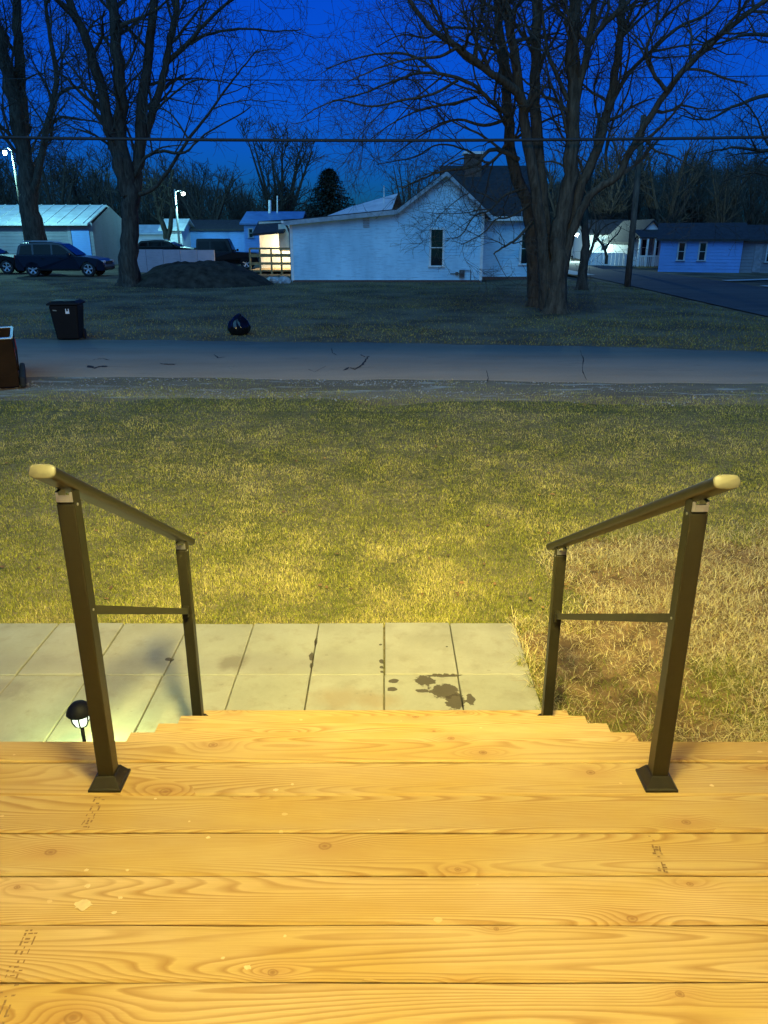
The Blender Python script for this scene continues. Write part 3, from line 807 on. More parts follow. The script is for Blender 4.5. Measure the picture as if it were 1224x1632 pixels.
# --- the big many-stemmed tree on the right
big = dict(dens=[1.6,3.0,3.6,3.2], len=[2.6,1.5,0.8,0.45], rad=[0.055,0.024,0.011,0.006], lift=[0.15,0.1,0.0,0], trop=[0.02,0.01,-0.02,-0.03], wig=0.20, minr=0.0045)
b0 = P(884,500,24.6); b0.z = gz(b0.x,b0.y)
b1 = P(856,474,26.6); b1.z = gz(b1.x,b1.y)
limbs = [
 ([(888,500),(889,430),(893,360),(905,300),(914,200),(914,100),(914,0),(916,-120)],24.6,24.6,0.31,0.13,0.45),
 ([(872,492),(870,420),(866,340),(861,280),(854,190),(853,100),(857,0),(850,-110)],24.9,25.6,0.24,0.12,0.5),
 ([(853,474),(850,400),(842,330),(818,270),(810,200),(806,120),(796,40),(790,-60)],26.6,27.0,0.27,0.10,0.35),
 ([(874,498),(868,420),(858,330),(842,230),(830,150),(820,80),(806,0),(795,-90)],24.8,23.9,0.20,0.10,0.4),
 ([(834,165),(822,146),(800,128),(779,114),(728,76),(684,42),(652,0),(625,-45)],23.95,22.0,0.14,0.04,0.1),
 ([(779,114),(740,90),(716,60),(690,10),(665,-40)],23.4,22.9,0.07,0.025,0.1),
 ([(892,480),(899,410),(910,350),(926,295),(950,240),(968,177),(984,95),(993,0),(1004,-90)],24.7,25.4,0.20,0.09,0.35),
 ([(895,450),(906,390),(922,345),(945,308),(985,278),(1019,215),(1063,145),(1114,88),(1170,38),(1226,-2),(1270,-30)],24.7,23.2,0.15,0.05,0.3),
 ([(1063,145),(1040,115),(1030,80),(1045,40),(1050,0)],23.7,23.6,0.06,0.03,0.1),
 ([(968,177),(1000,120),(1045,75),(1080,45),(1130,20),(1160,-20)],25.0,25.8,0.08,0.03,0.1),
 ([(914,180),(926,130),(938,70),(949,0),(955,-60)],24.6,24.2,0.13,0.06,0.2),
 ([(936,75),(960,42),(985,20),(1006,-5),(1030,-50)],24.4,23.8,0.09,0.04,0.2),
 ([(905,160),(888,120),(875,90),(868,50),(862,0)],24.6,24.4,0.07,0.035,0.1),
 ([(826,255),(804,242),(779,240),(755,265),(709,272),(672,285),(640,300)],26.2,25.2,0.09,0.02,0.1),
 ([(812,185),(780,160),(753,135),(703,118),(660,118),(620,132),(575,150),(530,160)],26.0,24.4,0.075,0.016,0.1),
 ([(730,128),(690,150),(640,160),(590,170),(540,160),(500,175),(480,190)],25.0,24.2,0.045,0.012,0.1),
 ([(806,190),(770,200),(730,190),(690,205),(650,230),(618,255)],26.5,26.2,0.06,0.014,0.1),
 ([(806,110),(785,70),(755,48),(715,45),(680,60),(640,55),(600,75)],26.6,26.0,0.06,0.014,0.1),
 ([(700,120),(660,90),(610,85),(560,95),(520,110)],24.6,25.4,0.05,0.012,0.1),
 ([(760,155),(720,165),(670,175),(620,200),(580,230)],26.0,25.0,0.05,0.012,0.1),
 ([(728,76),(700,90),(650,95),(600,110),(555,130)],22.8,22.4,0.05,0.012,0.1),
 ([(806,230),(780,260),(745,240),(700,230),(660,250),(600,262)],26.6,27.4,0.05,0.012,0.1),
 ([(1045,40),(1080,10),(1120,-10)],23.6,23.0,0.05,0.02,0.1),
 ([(990,60),(1020,30),(1060,-5)],25.4,26.4,0.06,0.02,0.1),
 ([(856,345),(838,365),(822,382),(805,392),(787,405)],25.2,23.8,0.06,0.02,0.55),
 ([(838,300),(806,310),(780,335),(755,345),(735,375),(712,380)],25.8,25.0,0.05,0.012,0.1),
 ([(850,320),(815,345),(790,350),(770,372),(735,390)],25.6,24.8,0.045,0.012,0.1),
 ([(930,300),(945,330),(950,370),(935,410)],24.7,24.3,0.02,0.008,0.2),
 ([(975,290),(965,250),(975,200),(1000,150),(1010,110)],24.6,26.0,0.05,0.02,0.2),
 ([(1020,213),(1045,240),(1075,250),(1110,270)],23.9,23.6,0.04,0.012,0.1),
]
tree('large_tree', 'huge bare tree with a cluster of upright trunks right of the white house', b0, limbs, big, 4, 21,
     flares=((b0,0.30,0.7),(b1,0.26,0.7)))

# --- left pair of tall trees
lf = dict(dens=[1.0,1.9,2.6,2.6], len=[3.6,2.1,1.15,0.6], rad=[0.08,0.035,0.017,0.010], lift=[0.2,0.1,0.0,0], trop=[0.03,0.02,0.0,-0.01], wig=0.17, minr=0.008)
c0 = P(207,448,35.5); c0.z = gz(c0.x,c0.y)
limbs = [
 ([(207,446),(206,400),(205,340),(203,290),(192,230),(191,150),(187,80),(180,0),(176,-100)],35.5,35.0,0.45,0.15,0.45),
 ([(203,310),(188,250),(172,190),(154,115),(134,55),(110,0),(85,-60)],35.3,34.4,0.30,0.12,0.2),
 ([(208,330),(216,280),(223,240),(227,163),(237,82),(247,0),(252,-80)],35.5,36.4,0.33,0.13,0.25),
 ([(225,225),(240,190),(256,138),(268,85),(276,40),(284,0),(295,-60)],36.0,37.0,0.19,0.09,0.2),
 ([(270,95),(300,68),(325,40),(347,18),(376,-5),(410,-35)],36.6,35.6,0.11,0.04,0.1),
 ([(268,100),(295,72),(340,52),(395,46),(440,50),(480,47)],36.6,37.2,0.08,0.02,0.1),
 ([(222,310),(245,300),(268,272),(302,220),(330,185),(359,143),(385,110),(412,78)],35.4,34.2,0.10,0.022,0.2),
 ([(215,280),(233,250),(261,241),(294,243),(327,214),(380,184),(400,170)],35.3,34.0,0.09,0.018,0.1),
 ([(300,222),(280,190),(262,175),(240,170)],34.8,35.4,0.05,0.02,0.1),
 ([(245,180),(270,155),(305,130),(340,128),(400,140)],36.0,35.0,0.06,0.015,0.1),
 ([(190,200),(160,175),(130,150),(100,120),(75,110)],35.2,34.2,0.09,0.025,0.1),
 ([(185,240),(150,215),(120,205),(90,190)],35.2,35.8,0.07,0.02,0.1),
]
tree('tall_tree', 'tall bare tree with several upright limbs behind the dirt mound', c0, limbs, lf, 4, 5, flares=((c0,0.43,0.8),), bark='bark2')
d0 = P(62,418,46.5); d0.z = gz(d0.x,d0.y)
limbs = [
 ([(62,418),(58,380),(48,320),(40,270),(30,200),(14,120),(0,60),(-20,-20)],46.5,46,0.66,0.22,0.4),
 ([(36,230),(34,160),(32,90),(28,30),(26,-40)],46.3,47,0.36,0.18,0.2),
 ([(50,320),(62,270),(75,200),(90,130),(80,60),(72,0)],46.3,45.2,0.24,0.08,0.2),
 ([(75,200),(95,150),(130,140),(165,160)],45.8,45,0.12,0.04,0.1),
 ([(66,230),(90,190),(125,190),(160,195)],45.8,46.8,0.12,0.03,0.1),
 ([(40,260),(20,220),(0,200),(-30,160)],46.3,45.6,0.15,0.05,0.1),
]
lf2 = dict(lf); lf2['len'] = [4.2,2.4,1.3,0.7]; lf2['minr'] = 0.012
tree('thick_tree', 'thick bare tree rising behind the dark sport utility car at the left edge', d0, limbs, lf2, 4, 9, bark='bark2')
# tree reaching in from the right edge
e0 = Vector((26.5,35,gz(26.5,35)))
limbs = [
 ([(1430,440),(1425,330),(1400,240),(1370,160),(1350,60),(1340,-60)],35,35,0.5,0.2,0.3),
 ([(1405,250),(1330,230),(1270,235),(1215,240),(1165,235),(1120,245)],34.8,33,0.16,0.02,0.1),
 ([(1385,200),(1310,160),(1240,150),(1180,165),(1130,190),(1090,185)],34.8,34,0.15,0.02,0.1),
 ([(1365,140),(1300,90),(1240,60),(1190,55),(1140,70),(1100,60)],35,36,0.14,0.02,0.1),
 ([(1360,100),(1300,30),(1250,0),(1200,-20)],35,35,0.12,0.03,0.1),
 ([(1400,300),(1330,280),(1260,290),(1200,275),(1150,290)],34.8,35.5,0.12,0.02,0.1),
]
tree('edge_tree', 'bare tree whose fine branches reach in from the right edge', e0, limbs, lf, 4, 14, bark='bark2')

# slim young trees beyond the big one
sm = dict(dens=[1.4,2.2,2.4], len=[1.5,0.9,0.5], rad=[0.03,0.015,0.008], lift=[0.3,0.2,0.1], trop=[0.04,0.02,0], wig=0.18, minr=0.007)
g0 = P(927,458,33.5); g0.z = gz(g0.x,g0.y)
tree('small_tree', 'slim bare leaning tree just right of the big trunks', g0, [
 ([(927,458),(930,420),(934,380),(932,330),(940,280),(950,230),(955,180)],33.5,33.5,0.22,0.06,0.3),
 ([(930,430),(942,400),(952,375),(965,360),(985,352)],33.5,34,0.07,0.02,0.1),
 ([(934,370),(922,340),(910,300)],33.5,33,0.06,0.02,0.2)], sm, 3, 3, bark='bark2', flares=((g0,0.2,0.5),))
g1 = P(966,421,56); g1.z = gz(g1.x,g1.y)
tree('yard_tree', 'small crooked bare tree in front of the lit white fence', g1, [
 ([(966,421),(966,405),(960,390),(950,378),(945,365)],56,56,0.12,0.05,0.3),
 ([(964,400),(972,385),(985,372),(990,360)],56,56,0.08,0.03,0.2)], sm, 3, 4, bark='bark2')
g2 = P(268,392,62); g2.z = gz(g2.x,g2.y)
tree('forked_tree', 'forked bare tree in front of the left street lamp', g2, [
 ([(268,394),(264,370),(255,345),(248,315),(240,285)],62,62,0.28,0.1,0.3),
 ([(266,385),(272,360),(274,335),(270,300),(276,270)],62,62,0.22,0.08,0.3)], lf2, 3, 6, bark='bark2')

# --- background trees: three shared shapes, copied
def bg_proto(seed, h, spread, dens):
    q = random.Random(seed); tm, cm = MB(), MB()
    prm = dict(dens=[dens,dens*1.3,dens*1.6], len=[h*0.30,h*0.16,h*0.09], rad=[0.07,0.035,0.02], lift=[0.5,0.35,0.2], trop=[0.06,0.05,0.03], wig=0.14, minr=0.020)
    stems = 7
    for k in range(stems):
        a = 2*math.pi*k/stems+q.uniform(-.4,.4); s = spread*q.uniform(0.4,1.0)
        pts = [Vector((0,0,-0.1)), Vector((0.06*math.cos(a),0.06*math.sin(a),h*0.14)), Vector((s*0.35*math.cos(a),s*0.35*math.sin(a),h*0.4)),
               Vector((s*0.7*math.cos(a),s*0.7*math.sin(a),h*0.7)), Vector((s*math.cos(a),s*math.sin(a),h*q.uniform(0.88,1.0)))]
        pts = smooth(pts,3); rad = [0.24*(1-0.85*i/(len(pts)-1)) for i in range(len(pts))]
        tm.tube(pts, rad, 5); spawn(cm, pts, rad, 0, 3, q, prm, 0.2)
    return tm.mesh('trunk', M['bark2']), cm.mesh('crown', M['twig'])
protos = [bg_proto(31,8.5,3.2,1.9), bg_proto(32,9.5,3.4,1.2), bg_proto(33,8.0,3.2,1.4)]
def bgtree(px, Y, top_py, label, k, group, rz=0.0, wide=1.0):
    b_ = P(px, 400, Y); b_.z = gz(b_.x, Y)
    H = P(px, top_py, Y).z-b_.z; s = H/(8.5,9.5,8.0)[k]
    t = thing('background_tree', label, 'tree', b_, rz, group)
    t.scale = (s*wide, s*wide, s)
    for nm, me in zip(('trunk','crown'), protos[k]):
        o = bpy.data.objects.new(nm, me); COL.objects.link(o); o.parent = t
    return t
bgtree(450, 92, 226, 'rounded fan-shaped bare tree far behind the dark spruce', 0, None, 0.4, 1.15)
bgtree(330, 84, 270, 'dense low bare tree just right of the left street lamp', 2, None, 1.1, 1.25)
bgtree(655, 80, 262, 'wispy bare tree behind the left roof of the white house', 1, None, 2.0, 1.0)
G1 = 'bare trees in the dark row at far left'
for i, (px, Y, tp) in enumerate([(-40,78,235),(30,86,250),(95,80,240),(150,88,262),(190,82,255),(240,90,268),(290,96,275),(385,98,290)]):
    bgtree(px, Y, tp, 'dark bare tree in the crowded row behind the shed and left street lamp', i % 3, G1, i*1.3, 1.2)
G2 = 'bare trees in the dark row at far right'
for i, (px, Y, tp) in enumerate([(850,95,262),(900,88,255),(955,84,240),(1000,92,265),(1055,86,228),(1105,90,262),(1150,84,250),(1200,92,262),(1245,86,255),(1290,94,240)]):
    bgtree(px, Y, tp, 'dark bare tree in the tall row behind the blue cottage', (i+1) % 3, G2, i*0.9, 1.15)

# --- distant wood, one dark mass
def wood(name, label, prof, Y0, Y1, n, seed):
    q = random.Random(seed); mb = MB()
    for i in range(n):
        px = q.uniform(prof[0][0], prof[-1][0]); Y = q.uniform(Y0, Y1)
        for (a, b_) in zip(prof[:-1], prof[1:]):
            if a[0] <= px <= b_[0]: tp = a[1]+(b_[1]-a[1])*(px-a[0])/(b_[0]-a[0])
        tp += 26*(float(vnoise(np.array([px*0.05+seed]), np.array([3.3]))[0])-0.5)
        base = P(px, 400, Y); z0 = gz(base.x, Y); top = P(px, tp, Y).z
        zc = z0+(top-z0)*q.random()**0.75
        l = q.uniform(0.8,2.2); lean = q.gauss(0,0.45); d = Vector((math.sin(lean), q.uniform(-.3,.3), math.cos(lean)))
        wd = q.uniform(0.015,0.055)
        a = Vector((base.x, Y, zc-l*0.5)); c = a+d*l; r_ = Vector((wd,0,0)); f_ = Vector((0,wd,0))
        mb.v += [tuple(a-r_), tuple(a+r_), tuple(a+f_), tuple(c)]; k = len(mb.v)-4
        mb.f += [(k,k+1,k+3),(k+1,k+2,k+3),(k+2,k,k+3)]
    o = mb.build(name, M['twig']); o['label'] = label; o['category'] = 'wood'; return kind(o, 'stuff')
wood('distant_wood', 'dark mass of bare woodland behind the far left yards', [(-200,270),(100,275),(200,290),(300,288),(400,318),(480,340),(620,330),(700,318)], 100, 118, 30000, 4)
wood('distant_wood', 'dark mass of bare woodland behind the far right cottages', [(700,318),(840,300),(930,275),(1000,272),(1080,262),(1150,268),(1224,262),(1420,255)], 98, 116, 38000, 5)

# --- spruce
def spruce(px, Y, top_py, width_px, label):
    b_ = P(px, 400, Y); b_.z = gz(b_.x, Y); H = P(px, top_py, Y).z-b_.z; Wd = width_px/F*Y*1.0
    t = thing('spruce_tree', label, 'tree', b_); q = random.Random(77)
    MB().tube([Vector((0,0,-0.1)),Vector((0,0,H*0.6)),Vector((0,0,H*0.99))],[0.16,0.09,0.01],7).build('trunk', M['bark2'], t)
    mb = MB(); z = 0.5
    while z < H*0.985:
        f = 1-z/H; r = Wd*(0.08+0.92*min(1,f*1.7)**0.8)*0.62; nb = int(18+20*f)
        for k in range(nb):
            a = q.uniform(0,6.283); ln = r*q.uniform(0.75,1.12)
            d = Vector((math.cos(a),math.sin(a),0))
            for s_ in range(9):
                u = (s_+0.5)/9; c = d*(ln*u)+Vector((0,0,z-0.28*ln*u+0.10*u*u*ln))
                for _ in range(3):
                    dv = (d*0.8+rvec(q)*0.5); dv.z -= 0.2; dv.normalize(); sd = dv.cross(Vector((0,0,1))).normalized()
                    L_ = q.uniform(0.18,0.36); w_ = q.uniform(0.05,0.09)
                    mb.v += [tuple(c-sd*w_), tuple(c+sd*w_), tuple(c+dv*L_)]; k3 = len(mb.v)-3; mb.f.append((k3,k3+1,k3+2))
        z += 0.16+0.10*f
    mb.build('crown', basic('spruce_needles',(0.012,0.022,0.014),0.8,var=0.4,scale=4), t)
spruce(527, 72, 267, 92, 'dark conical spruce tree behind the left end of the white house')

# ================================================================== WIRES AND POLES
def cable(label, pyl, pyr, Y, r, sag):
    a = P(-900, pyl, Y); b_ = P(2100, pyr, Y); n = 48
    pts = []
    for i in range(n+1):
        t = i/n; p = a.lerp(b_, t); p.z -= sag*4*t*(1-t); pts.append(p)
    return tag(MB().tube(pts, r, 6).build('overhead_cable', M['wire'], smooth=True), label, 'cable')
cable('thick black overhead cable, the lower of the two, crossing before the trees', 193, 193, 20.5, 0.036, 0.42)
cable('thin overhead wire high above the thick cable, crossing behind the branches', 108, 98, 39.0, 0.018, 0.6)
pb = P(1000,455,36.5); pb.z = gz(pb.x,pb.y); ptp = P(1024,200,36.5)
t = thing('utility_pole', 'leaning weathered wooden utility pole beside the side street', 'utility pole', pb)
dirp = (ptp-pb)
MB().tube([Vector((0,0,-0.2)), dirp*0.5, dirp, dirp*1.06], [0.15,0.13,0.115,0.11], 10, cap=True).build('shaft', M['pole'], t, smooth=True)
def street_lamp(label, px_head, py_head, px_pole, Y, energy, col, r, pm='lamp_pole'):
    hd = P(px_head, py_head, Y); x = P(px_pole, py_head, Y).x; b_ = Vector((x, Y, gz(x,Y)))
    t = thing('street_lamp', label, 'street lamp', b_)
    h = hd.z-b_.z; dx = hd.x-x
    MB().tube([Vector((0,0,-0.1)),Vector((0,0,h*0.6)),Vector((0,0,h+0.35))],[0.10,0.085,0.07],10,cap=True).build('pole', M[pm], t, smooth=True)
    MB().tube([Vector((0,0,h+0.1)),Vector((dx*0.5,-0.02,h+0.26)),Vector((dx,-0.1,h+0.22))],0.035,6).build('arm', M['lamp_pole'], t)
    MB().lathe([(0,0.22),(0.07,0.21),(0.12,0.17),(r*1.2,0.15),(r*1.2,0.12),(0,0.12)],14,c=(dx,-0.1,h)).build('lamp_head', M['lamp_pole'], t)
    MB().lathe([(0,0.115),(r,0.11),(r*1.05,0.02),(r*0.8,-0.10),(0,-0.14)],14,c=(dx,-0.1,h)).build('globe', M['globe'], t, smooth=True)
    l = bpy.data.lights.new('street_lamp_light','POINT'); l.energy = energy; l.color = col; l.shadow_soft_size = 0.12
    o = bpy.data.objects.new('street_lamp_light', l); COL.objects.link(o); o.location = (b_.x+dx, Y-0.1, b_.z+h-0.32)
    return t
M['lamp_pole'] = basic('pale_lamp_pole', (0.45,0.45,0.42), 0.7, var=0.25)
M['globe'] = emit('street_lamp_globe', (0.80,1.0,0.98), 14)
CY = (0.32, 0.92, 1.0)
street_lamp('lit white street lamp on a pale pole behind the low white wall', 292, 309, 279, 66, 800, CY, 0.17)
street_lamp('lit street lamp partly hidden by the thick tree at the left edge', 9, 244, 20, 52, 2200, CY, 0.11, 'pole')
street_lamp('distant lit lamp glowing between the trunks on the right', 917, 374, 911, 70, 3400, (0.62,1.0,0.92), 0.26)

# ================================================================== THE WHITE HOUSE
HY = 38.0
hb = P(616,450,HY); hb = Vector((hb.x, HY, gz(hb.x,HY)))
house = thing('house', 'white clapboard house with a steep gable and dark roof across the road', 'house', hb)
def hx(px, Y=HY): return P(px, 400, Y).x
def hz(py, Y=HY): return P(612, py, Y).z
Z0 = hb.z
outl = [(463,352),(632,338),(708,277),(770,338)]        # top edge of the front wall in photo pixels
oxz = [(hx(a), hz(b)) for a, b in outl]
def roofline(x):
    for (a, b_) in zip(oxz[:-1], oxz[1:]):
        if a[0] <= x <= b_[0]: return a[1]+(b_[1]-a[1])*(x-a[0])/(b_[0]-a[0])
    return oxz[0][1]
xl, xr_ = oxz[0][0], oxz[-1][0]
# lap siding: each course leans out at its foot
def courses(x0, x1, z0, topf, y, lap=0.125, cut=()):
    mb = MB(); z = z0
    zmax = max(topf(x0+(x1-x0)*i/60) for i in range(61))
    while z < zmax:
        z1 = z+lap; zm = z+lap*0.5
        segs_ = []
        N = 120; run = None
        for i in range(N+1):
            x = x0+(x1-x0)*i/N; ok = topf(x) >= zm
            if ok and run is None: run = x
            if (not ok or i == N) and run is not None: segs_.append((run, x)); run = None
        for (a, b_) in segs_:
            parts = [(a, b_)]
            for (cx0, cx1, cz0, cz1) in cut:
                if cz0 < zm < cz1:
                    nw = []
                    for (p_, q_) in parts:
                        if cx0 > p_: nw.append((p_, min(q_, cx0)))
                        if cx1 < q_: nw.append((max(p_, cx1), q_))
                    parts = [s for s in nw if s[1]-s[0] > 0.02]
            for (p_, q_) in parts:
                mb.quad((p_, y-0.028, z), (q_, y-0.028, z), (q_, y-0.010, z1), (p_, y-0.010, z1))
                mb.quad((p_, y, z), (q_, y, z), (q_, y-0.028, z), (p_, y-0.028, z))
        z = z1
    return mb
WX0, WX1, WZ0, WZ1 = hx(687), hx(705), hz(423), hz(366)
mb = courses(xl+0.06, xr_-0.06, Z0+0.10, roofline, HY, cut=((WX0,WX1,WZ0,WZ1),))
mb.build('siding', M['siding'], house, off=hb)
# wall core, foundation, corner boards
mb = MB()
prof = [(xl+0.03, Z0), (xr_-0.03, Z0)] + [(x-(0.03 if x > 0 else -0.03), z-0.03) for x, z in reversed(oxz)]
n = len(prof)
mb.v += [(x, HY+0.01, z) for x, z in prof] + [(x, HY+9.0, z) for x, z in prof]
for i in range(n): mb.f.append((i, (i+1) % n, n+(i+1) % n, n+i))
mb.f.append(tuple(range(n-1,-1,-1))); mb.f.append(tuple(range(n,2*n)))
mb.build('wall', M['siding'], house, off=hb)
MB().box(xl+0.05, xr_-0.05, HY-0.006, HY+0.008, Z0-0.3, Z0+0.10).build('foundation', M['brick'], house, off=hb)
for x in (xl, xr_-0.13):
    MB().box(x, x+0.13, HY-0.045, HY+0.14, Z0+0.08, (oxz[0][1] if x < 0 else oxz[-1][1])-0.05).build('corner_board', M['trim'], house, off=hb)
# rake boards and roofs
def slab(mb, a, b_, y0, y1, th):
    """sloping slab in XZ from a to b"""
    mb.v += [(a[0],y0,a[1]),(b_[0],y0,b_[1]),(b_[0],y1,b_[1]),(a[0],y1,a[1]),(a[0],y0,a[1]+th),(b_[0],y0,b_[1]+th),(b_[0],y1,b_[1]+th),(a[0],y1,a[1]+th)]
    k = len(mb.v)-8
    for f in ((0,3,2,1),(4,5,6,7),(0,1,5,4),(1,2,6,5),(2,3,7,6),(3,0,4,7)): mb.f.append(tuple(k+i for i in f))
br_, pk, ev_r, ev_l = oxz[1], oxz[2], (hx(784), hz(350)), (hx(455), hz(356))
r1 = MB(); slab(r1, ev_l, br_, HY-0.32, HY+9.3, 0.13); o_r = r1.build('roof', M['shingle'], house, off=hb)
r2 = MB(); slab(r2, br_, pk, HY-0.32, HY+9.3, 0.13); r2.build('roof', M['shingle'], house, off=hb)
r3 = MB(); slab(r3, pk, ev_r, HY-0.32, HY+9.3, 0.13); r3.build('roof', M['shingle'], house, off=hb)
for a, b_ in ((ev_l, br_), (br_, pk), (pk, ev_r)):
    mb = MB(); slab(mb, (a[0], a[1]-0.10), (b_[0], b_[1]-0.10), HY-0.345, HY-0.322, 0.19); mb.build('rake_board', M['rake'], house, off=hb)
# window with sash, panes and sill
def window(parent, off, x0, x1, z0, z1, y, mid=True, tm='trim'):
    cx = 0.09
    wf = MB()
    wf.box(x0-cx, x0, y-0.05, y+0.02, z0-0.02, z1+cx); wf.box(x1, x1+cx, y-0.05, y+0.02, z0-0.02, z1+cx); wf.box(x0, x1, y-0.048, y+0.02, z1, z1+cx)
    o = wf.build('window', M[tm], parent, off=off)
    zm = (z0+z1)/2
    rows_ = ((z0,zm-0.02),(zm+0.02,z1)) if mid else ((z0,z1),)
    for (a, b_) in rows_: MB().box(x0, x1, y-0.004, y+0.015, a, b_).build('pane', M['glass'], o, off=off)
    if mid: MB().box(x0, x1, y-0.03, y+0.01, zm-0.019, zm+0.019).build('sash_rail', M[tm], o, off=off)
    MB().box(x0-cx-0.04, x1+cx+0.04, y-0.10, y+0.01, z0-0.075, z0-0.021).build('sill', M[tm], o, off=off)
    return o
window(house, hb, WX0, WX1, WZ0, WZ1, HY)
# meter box with pipe, vent, downspout
mb = MB(); mx = hx(737); mz = hz(436)
mb.box(mx-0.12,mx+0.12,HY-0.16,HY-0.03,mz-0.17,mz+0.17); mb.box(mx-0.30,mx-0.17,HY-0.12,HY-0.03,mz-0.05,mz+0.07)
mb.tube([Vector((mx-0.55,HY-0.06,mz)),Vector((mx-0.12,HY-0.06,mz))],0.02,6); mb.tube([Vector((mx+0.12,HY-0.06,mz+0.14)),Vector((mx+0.42,HY-0.06,mz+0.14)),Vector((mx+0.42,HY-0.06,Z0+0.05))],0.02,6)
mb.lathe([(0,0.10),(0.075,0.09),(0.085,0.0),(0,0)],12,m=Matrix.Translation((mx,HY-0.16,mz+0.03))@Matrix.Rotation(math.pi/2,4,'X')).build('meter_box', basic('grey_meter',(0.07,0.075,0.08),0.5), house, off=hb)
mb = MB(); vx, vz = hx(584), hz(355)
for k in range(6): mb.box(vx-0.15,vx+0.15,HY-0.06,HY-0.025,vz-0.2+k*0.07,vz-0.2+k*0.07+0.035)
mb.build('gable_vent', basic('vent_paint',(0.25,0.27,0.3),0.7), house, off=hb)
gx, gz_ = ev_l
MB().tube([Vector((gx+0.06,HY-0.2,gz_-0.02)),Vector((gx+0.14,HY-0.1,gz_-0.15)),Vector((gx+0.22,HY+0.08,gz_-0.42)),Vector((gx+0.24,HY+0.10,Z0+0.1))],0.045,7).build('downspout', basic('downspout_paint',(0.12,0.13,0.14),0.6), house, off=hb)
MB().prism([(gx-0.10,gz_+0.0),(gx+0.0,gz_+0.0),(gx+0.0,gz_+0.11),(gx-0.12,gz_+0.11)],'y',HY-0.32,HY+9.0).build('gutter', M['trim'], house, off=hb)
# set-back wing on the right, with its own roof ridge running sideways
WY = 40.0
wx0, wx1 = hx(770)-0.1, P(846,400,WY).x; wtop = hz(346, WY)
RWX0, RWX1, RWZ0, RWZ1 = P(831,400,WY).x, P(844,400,WY).x, hz(420,WY), hz(372,WY)
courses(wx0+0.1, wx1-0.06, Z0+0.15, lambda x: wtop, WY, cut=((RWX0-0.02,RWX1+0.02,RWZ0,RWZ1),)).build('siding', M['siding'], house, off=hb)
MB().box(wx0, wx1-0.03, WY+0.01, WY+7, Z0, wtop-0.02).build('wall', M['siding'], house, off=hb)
MB().box(wx0+0.1, wx1-0.05, WY-0.006, WY+0.008, Z0-0.3, Z0+0.15).build('foundation', M['brick'], house, off=hb)
MB().box(wx1-0.13, wx1, WY-0.045, WY+0.14, Z0+0.12, wtop-0.03).build('corner_board', M['trim'], house, off=hb)
window(house, hb, RWX0, RWX1-0.12, RWZ0, RWZ1, WY)
ez, rzg = hz(349, WY-0.4), hz(268, WY+3.4)
mb = MB()
x0_, x1_ = hx(708)+0.1, wx1+0.35
mb.prism([(WY-0.4,ez),(WY-0.4,ez+0.12),(WY+3.4,rzg+0.12),(WY+7.4,ez+0.12),(WY+7.4,ez),(WY+3.4,rzg)],'x',x0_,x1_).build('roof', M['shingle'], house, off=hb)
MB().box(wx0+0.4, x1_, WY-0.425, WY-0.402, ez-0.08, ez+0.115).build('fascia', M['trim'], house, off=hb)
mb = MB(); mb.poly([(wx1-0.02,WY+0.0,ez),(wx1-0.02,WY+6.8,ez),(wx1-0.02,WY+3.4,rzg-0.02)]).build('gable_wall', M['siding'], house, off=hb)
# chimney
chx = P(748,400,WY+3.0).x; ct = hz(243,WY+3.0); cb = hz(285,WY+3.0)
ch = MB().box(chx-0.42,chx+0.42,WY+2.5,WY+3.3,cb-0.3,ct-0.12).build('chimney', M['brick'], house, off=hb)
MB().box(chx-0.52,chx+0.52,WY+2.4,WY+3.4,ct-0.12,ct).build('chimney_cap', M['trim'], ch, off=hb)
# pale metal rear roof
mb = MB()
A, B_, C_, E_ = P(498,353,40.5), P(624,336,40.5), P(634,308,44.5), P(560,329,44.5)
mb.poly([A,B_,C_,E_]); mb.poly([E_,C_,C_+Vector((0.5,4,-0.8)),E_+Vector((-1.5,4,-0.4))])
mb.build('rear_roof', M['paleroof'], house, off=hb)
MB().tube([P(612,334,42.5)-Vector((0,0,0.3)),P(612,296,42.5)],0.03,6).build('vent_pipe', M['trim'], house, off=hb)
MB().tube([P(832,340,39.0)-Vector((0,0,0.3)),P(832,298,39.0)],0.025,6).build('service_mast', M['steel'], house, off=hb)

# lit side porch of the house, behind its left corner
M['warmwall'] = basic('cream_porch_wall',(0.75,0.70,0.55),0.7,var=0.1)
pp = P(428,432,45.5); pp.z = gz(pp.x,45.5)
porch = thing('side_porch', 'small lamp-lit porch with pale rails left of the white house', 'porch', pp)
X0, X1 = P(398,400,45.5).x, P(466,400,45.5).x
z_ = lambda py: P(430,py,45.5).z
MB().box(X0,X1,45.5,48,z_(431)-0.05,z_(431)+0.03).build('deck_floor', M['joist'], porch, off=pp)
MB().box(X0+0.2,X1+0.5,48.0,48.2,pp.z,z_(352)).build('back_wall', M['warmwall'], porch, off=pp)
MB().box(P(444,400,45.4).x,X1,45.7,45.9,z_(400),z_(357)).build('side_wall', M['warmwall'], porch, off=pp)
for py, rh_ in ((396,0.05),(407,0.09),(420,0.07)): MB().box(X0,X1,45.44,45.49,z_(py)-rh_,z_(py)+rh_).build('rail', M['joist'], porch, off=pp)
for px in (398,414,432,448,464):
    x = P(px,400,45.45).x; MB().box(x-0.05,x+0.05,45.39,45.438,pp.z-0.1,z_(396)).build('post', M['joist'], porch, off=pp)
mb = MB(); mb.v += [tuple(P(402,376,45.0)),tuple(P(452,372,45.0)),tuple(P(470,352,49.0)),tuple(P(412,356,49.0))]; mb.f.append((0,1,2,3))
mb.v += [(v[0],v[1],v[2]+0.12) for v in mb.v[:4]]; mb.f += [(4,5,6,7),(0,1,5,4),(1,2,6,5),(2,3,7,6),(3,0,4,7)]
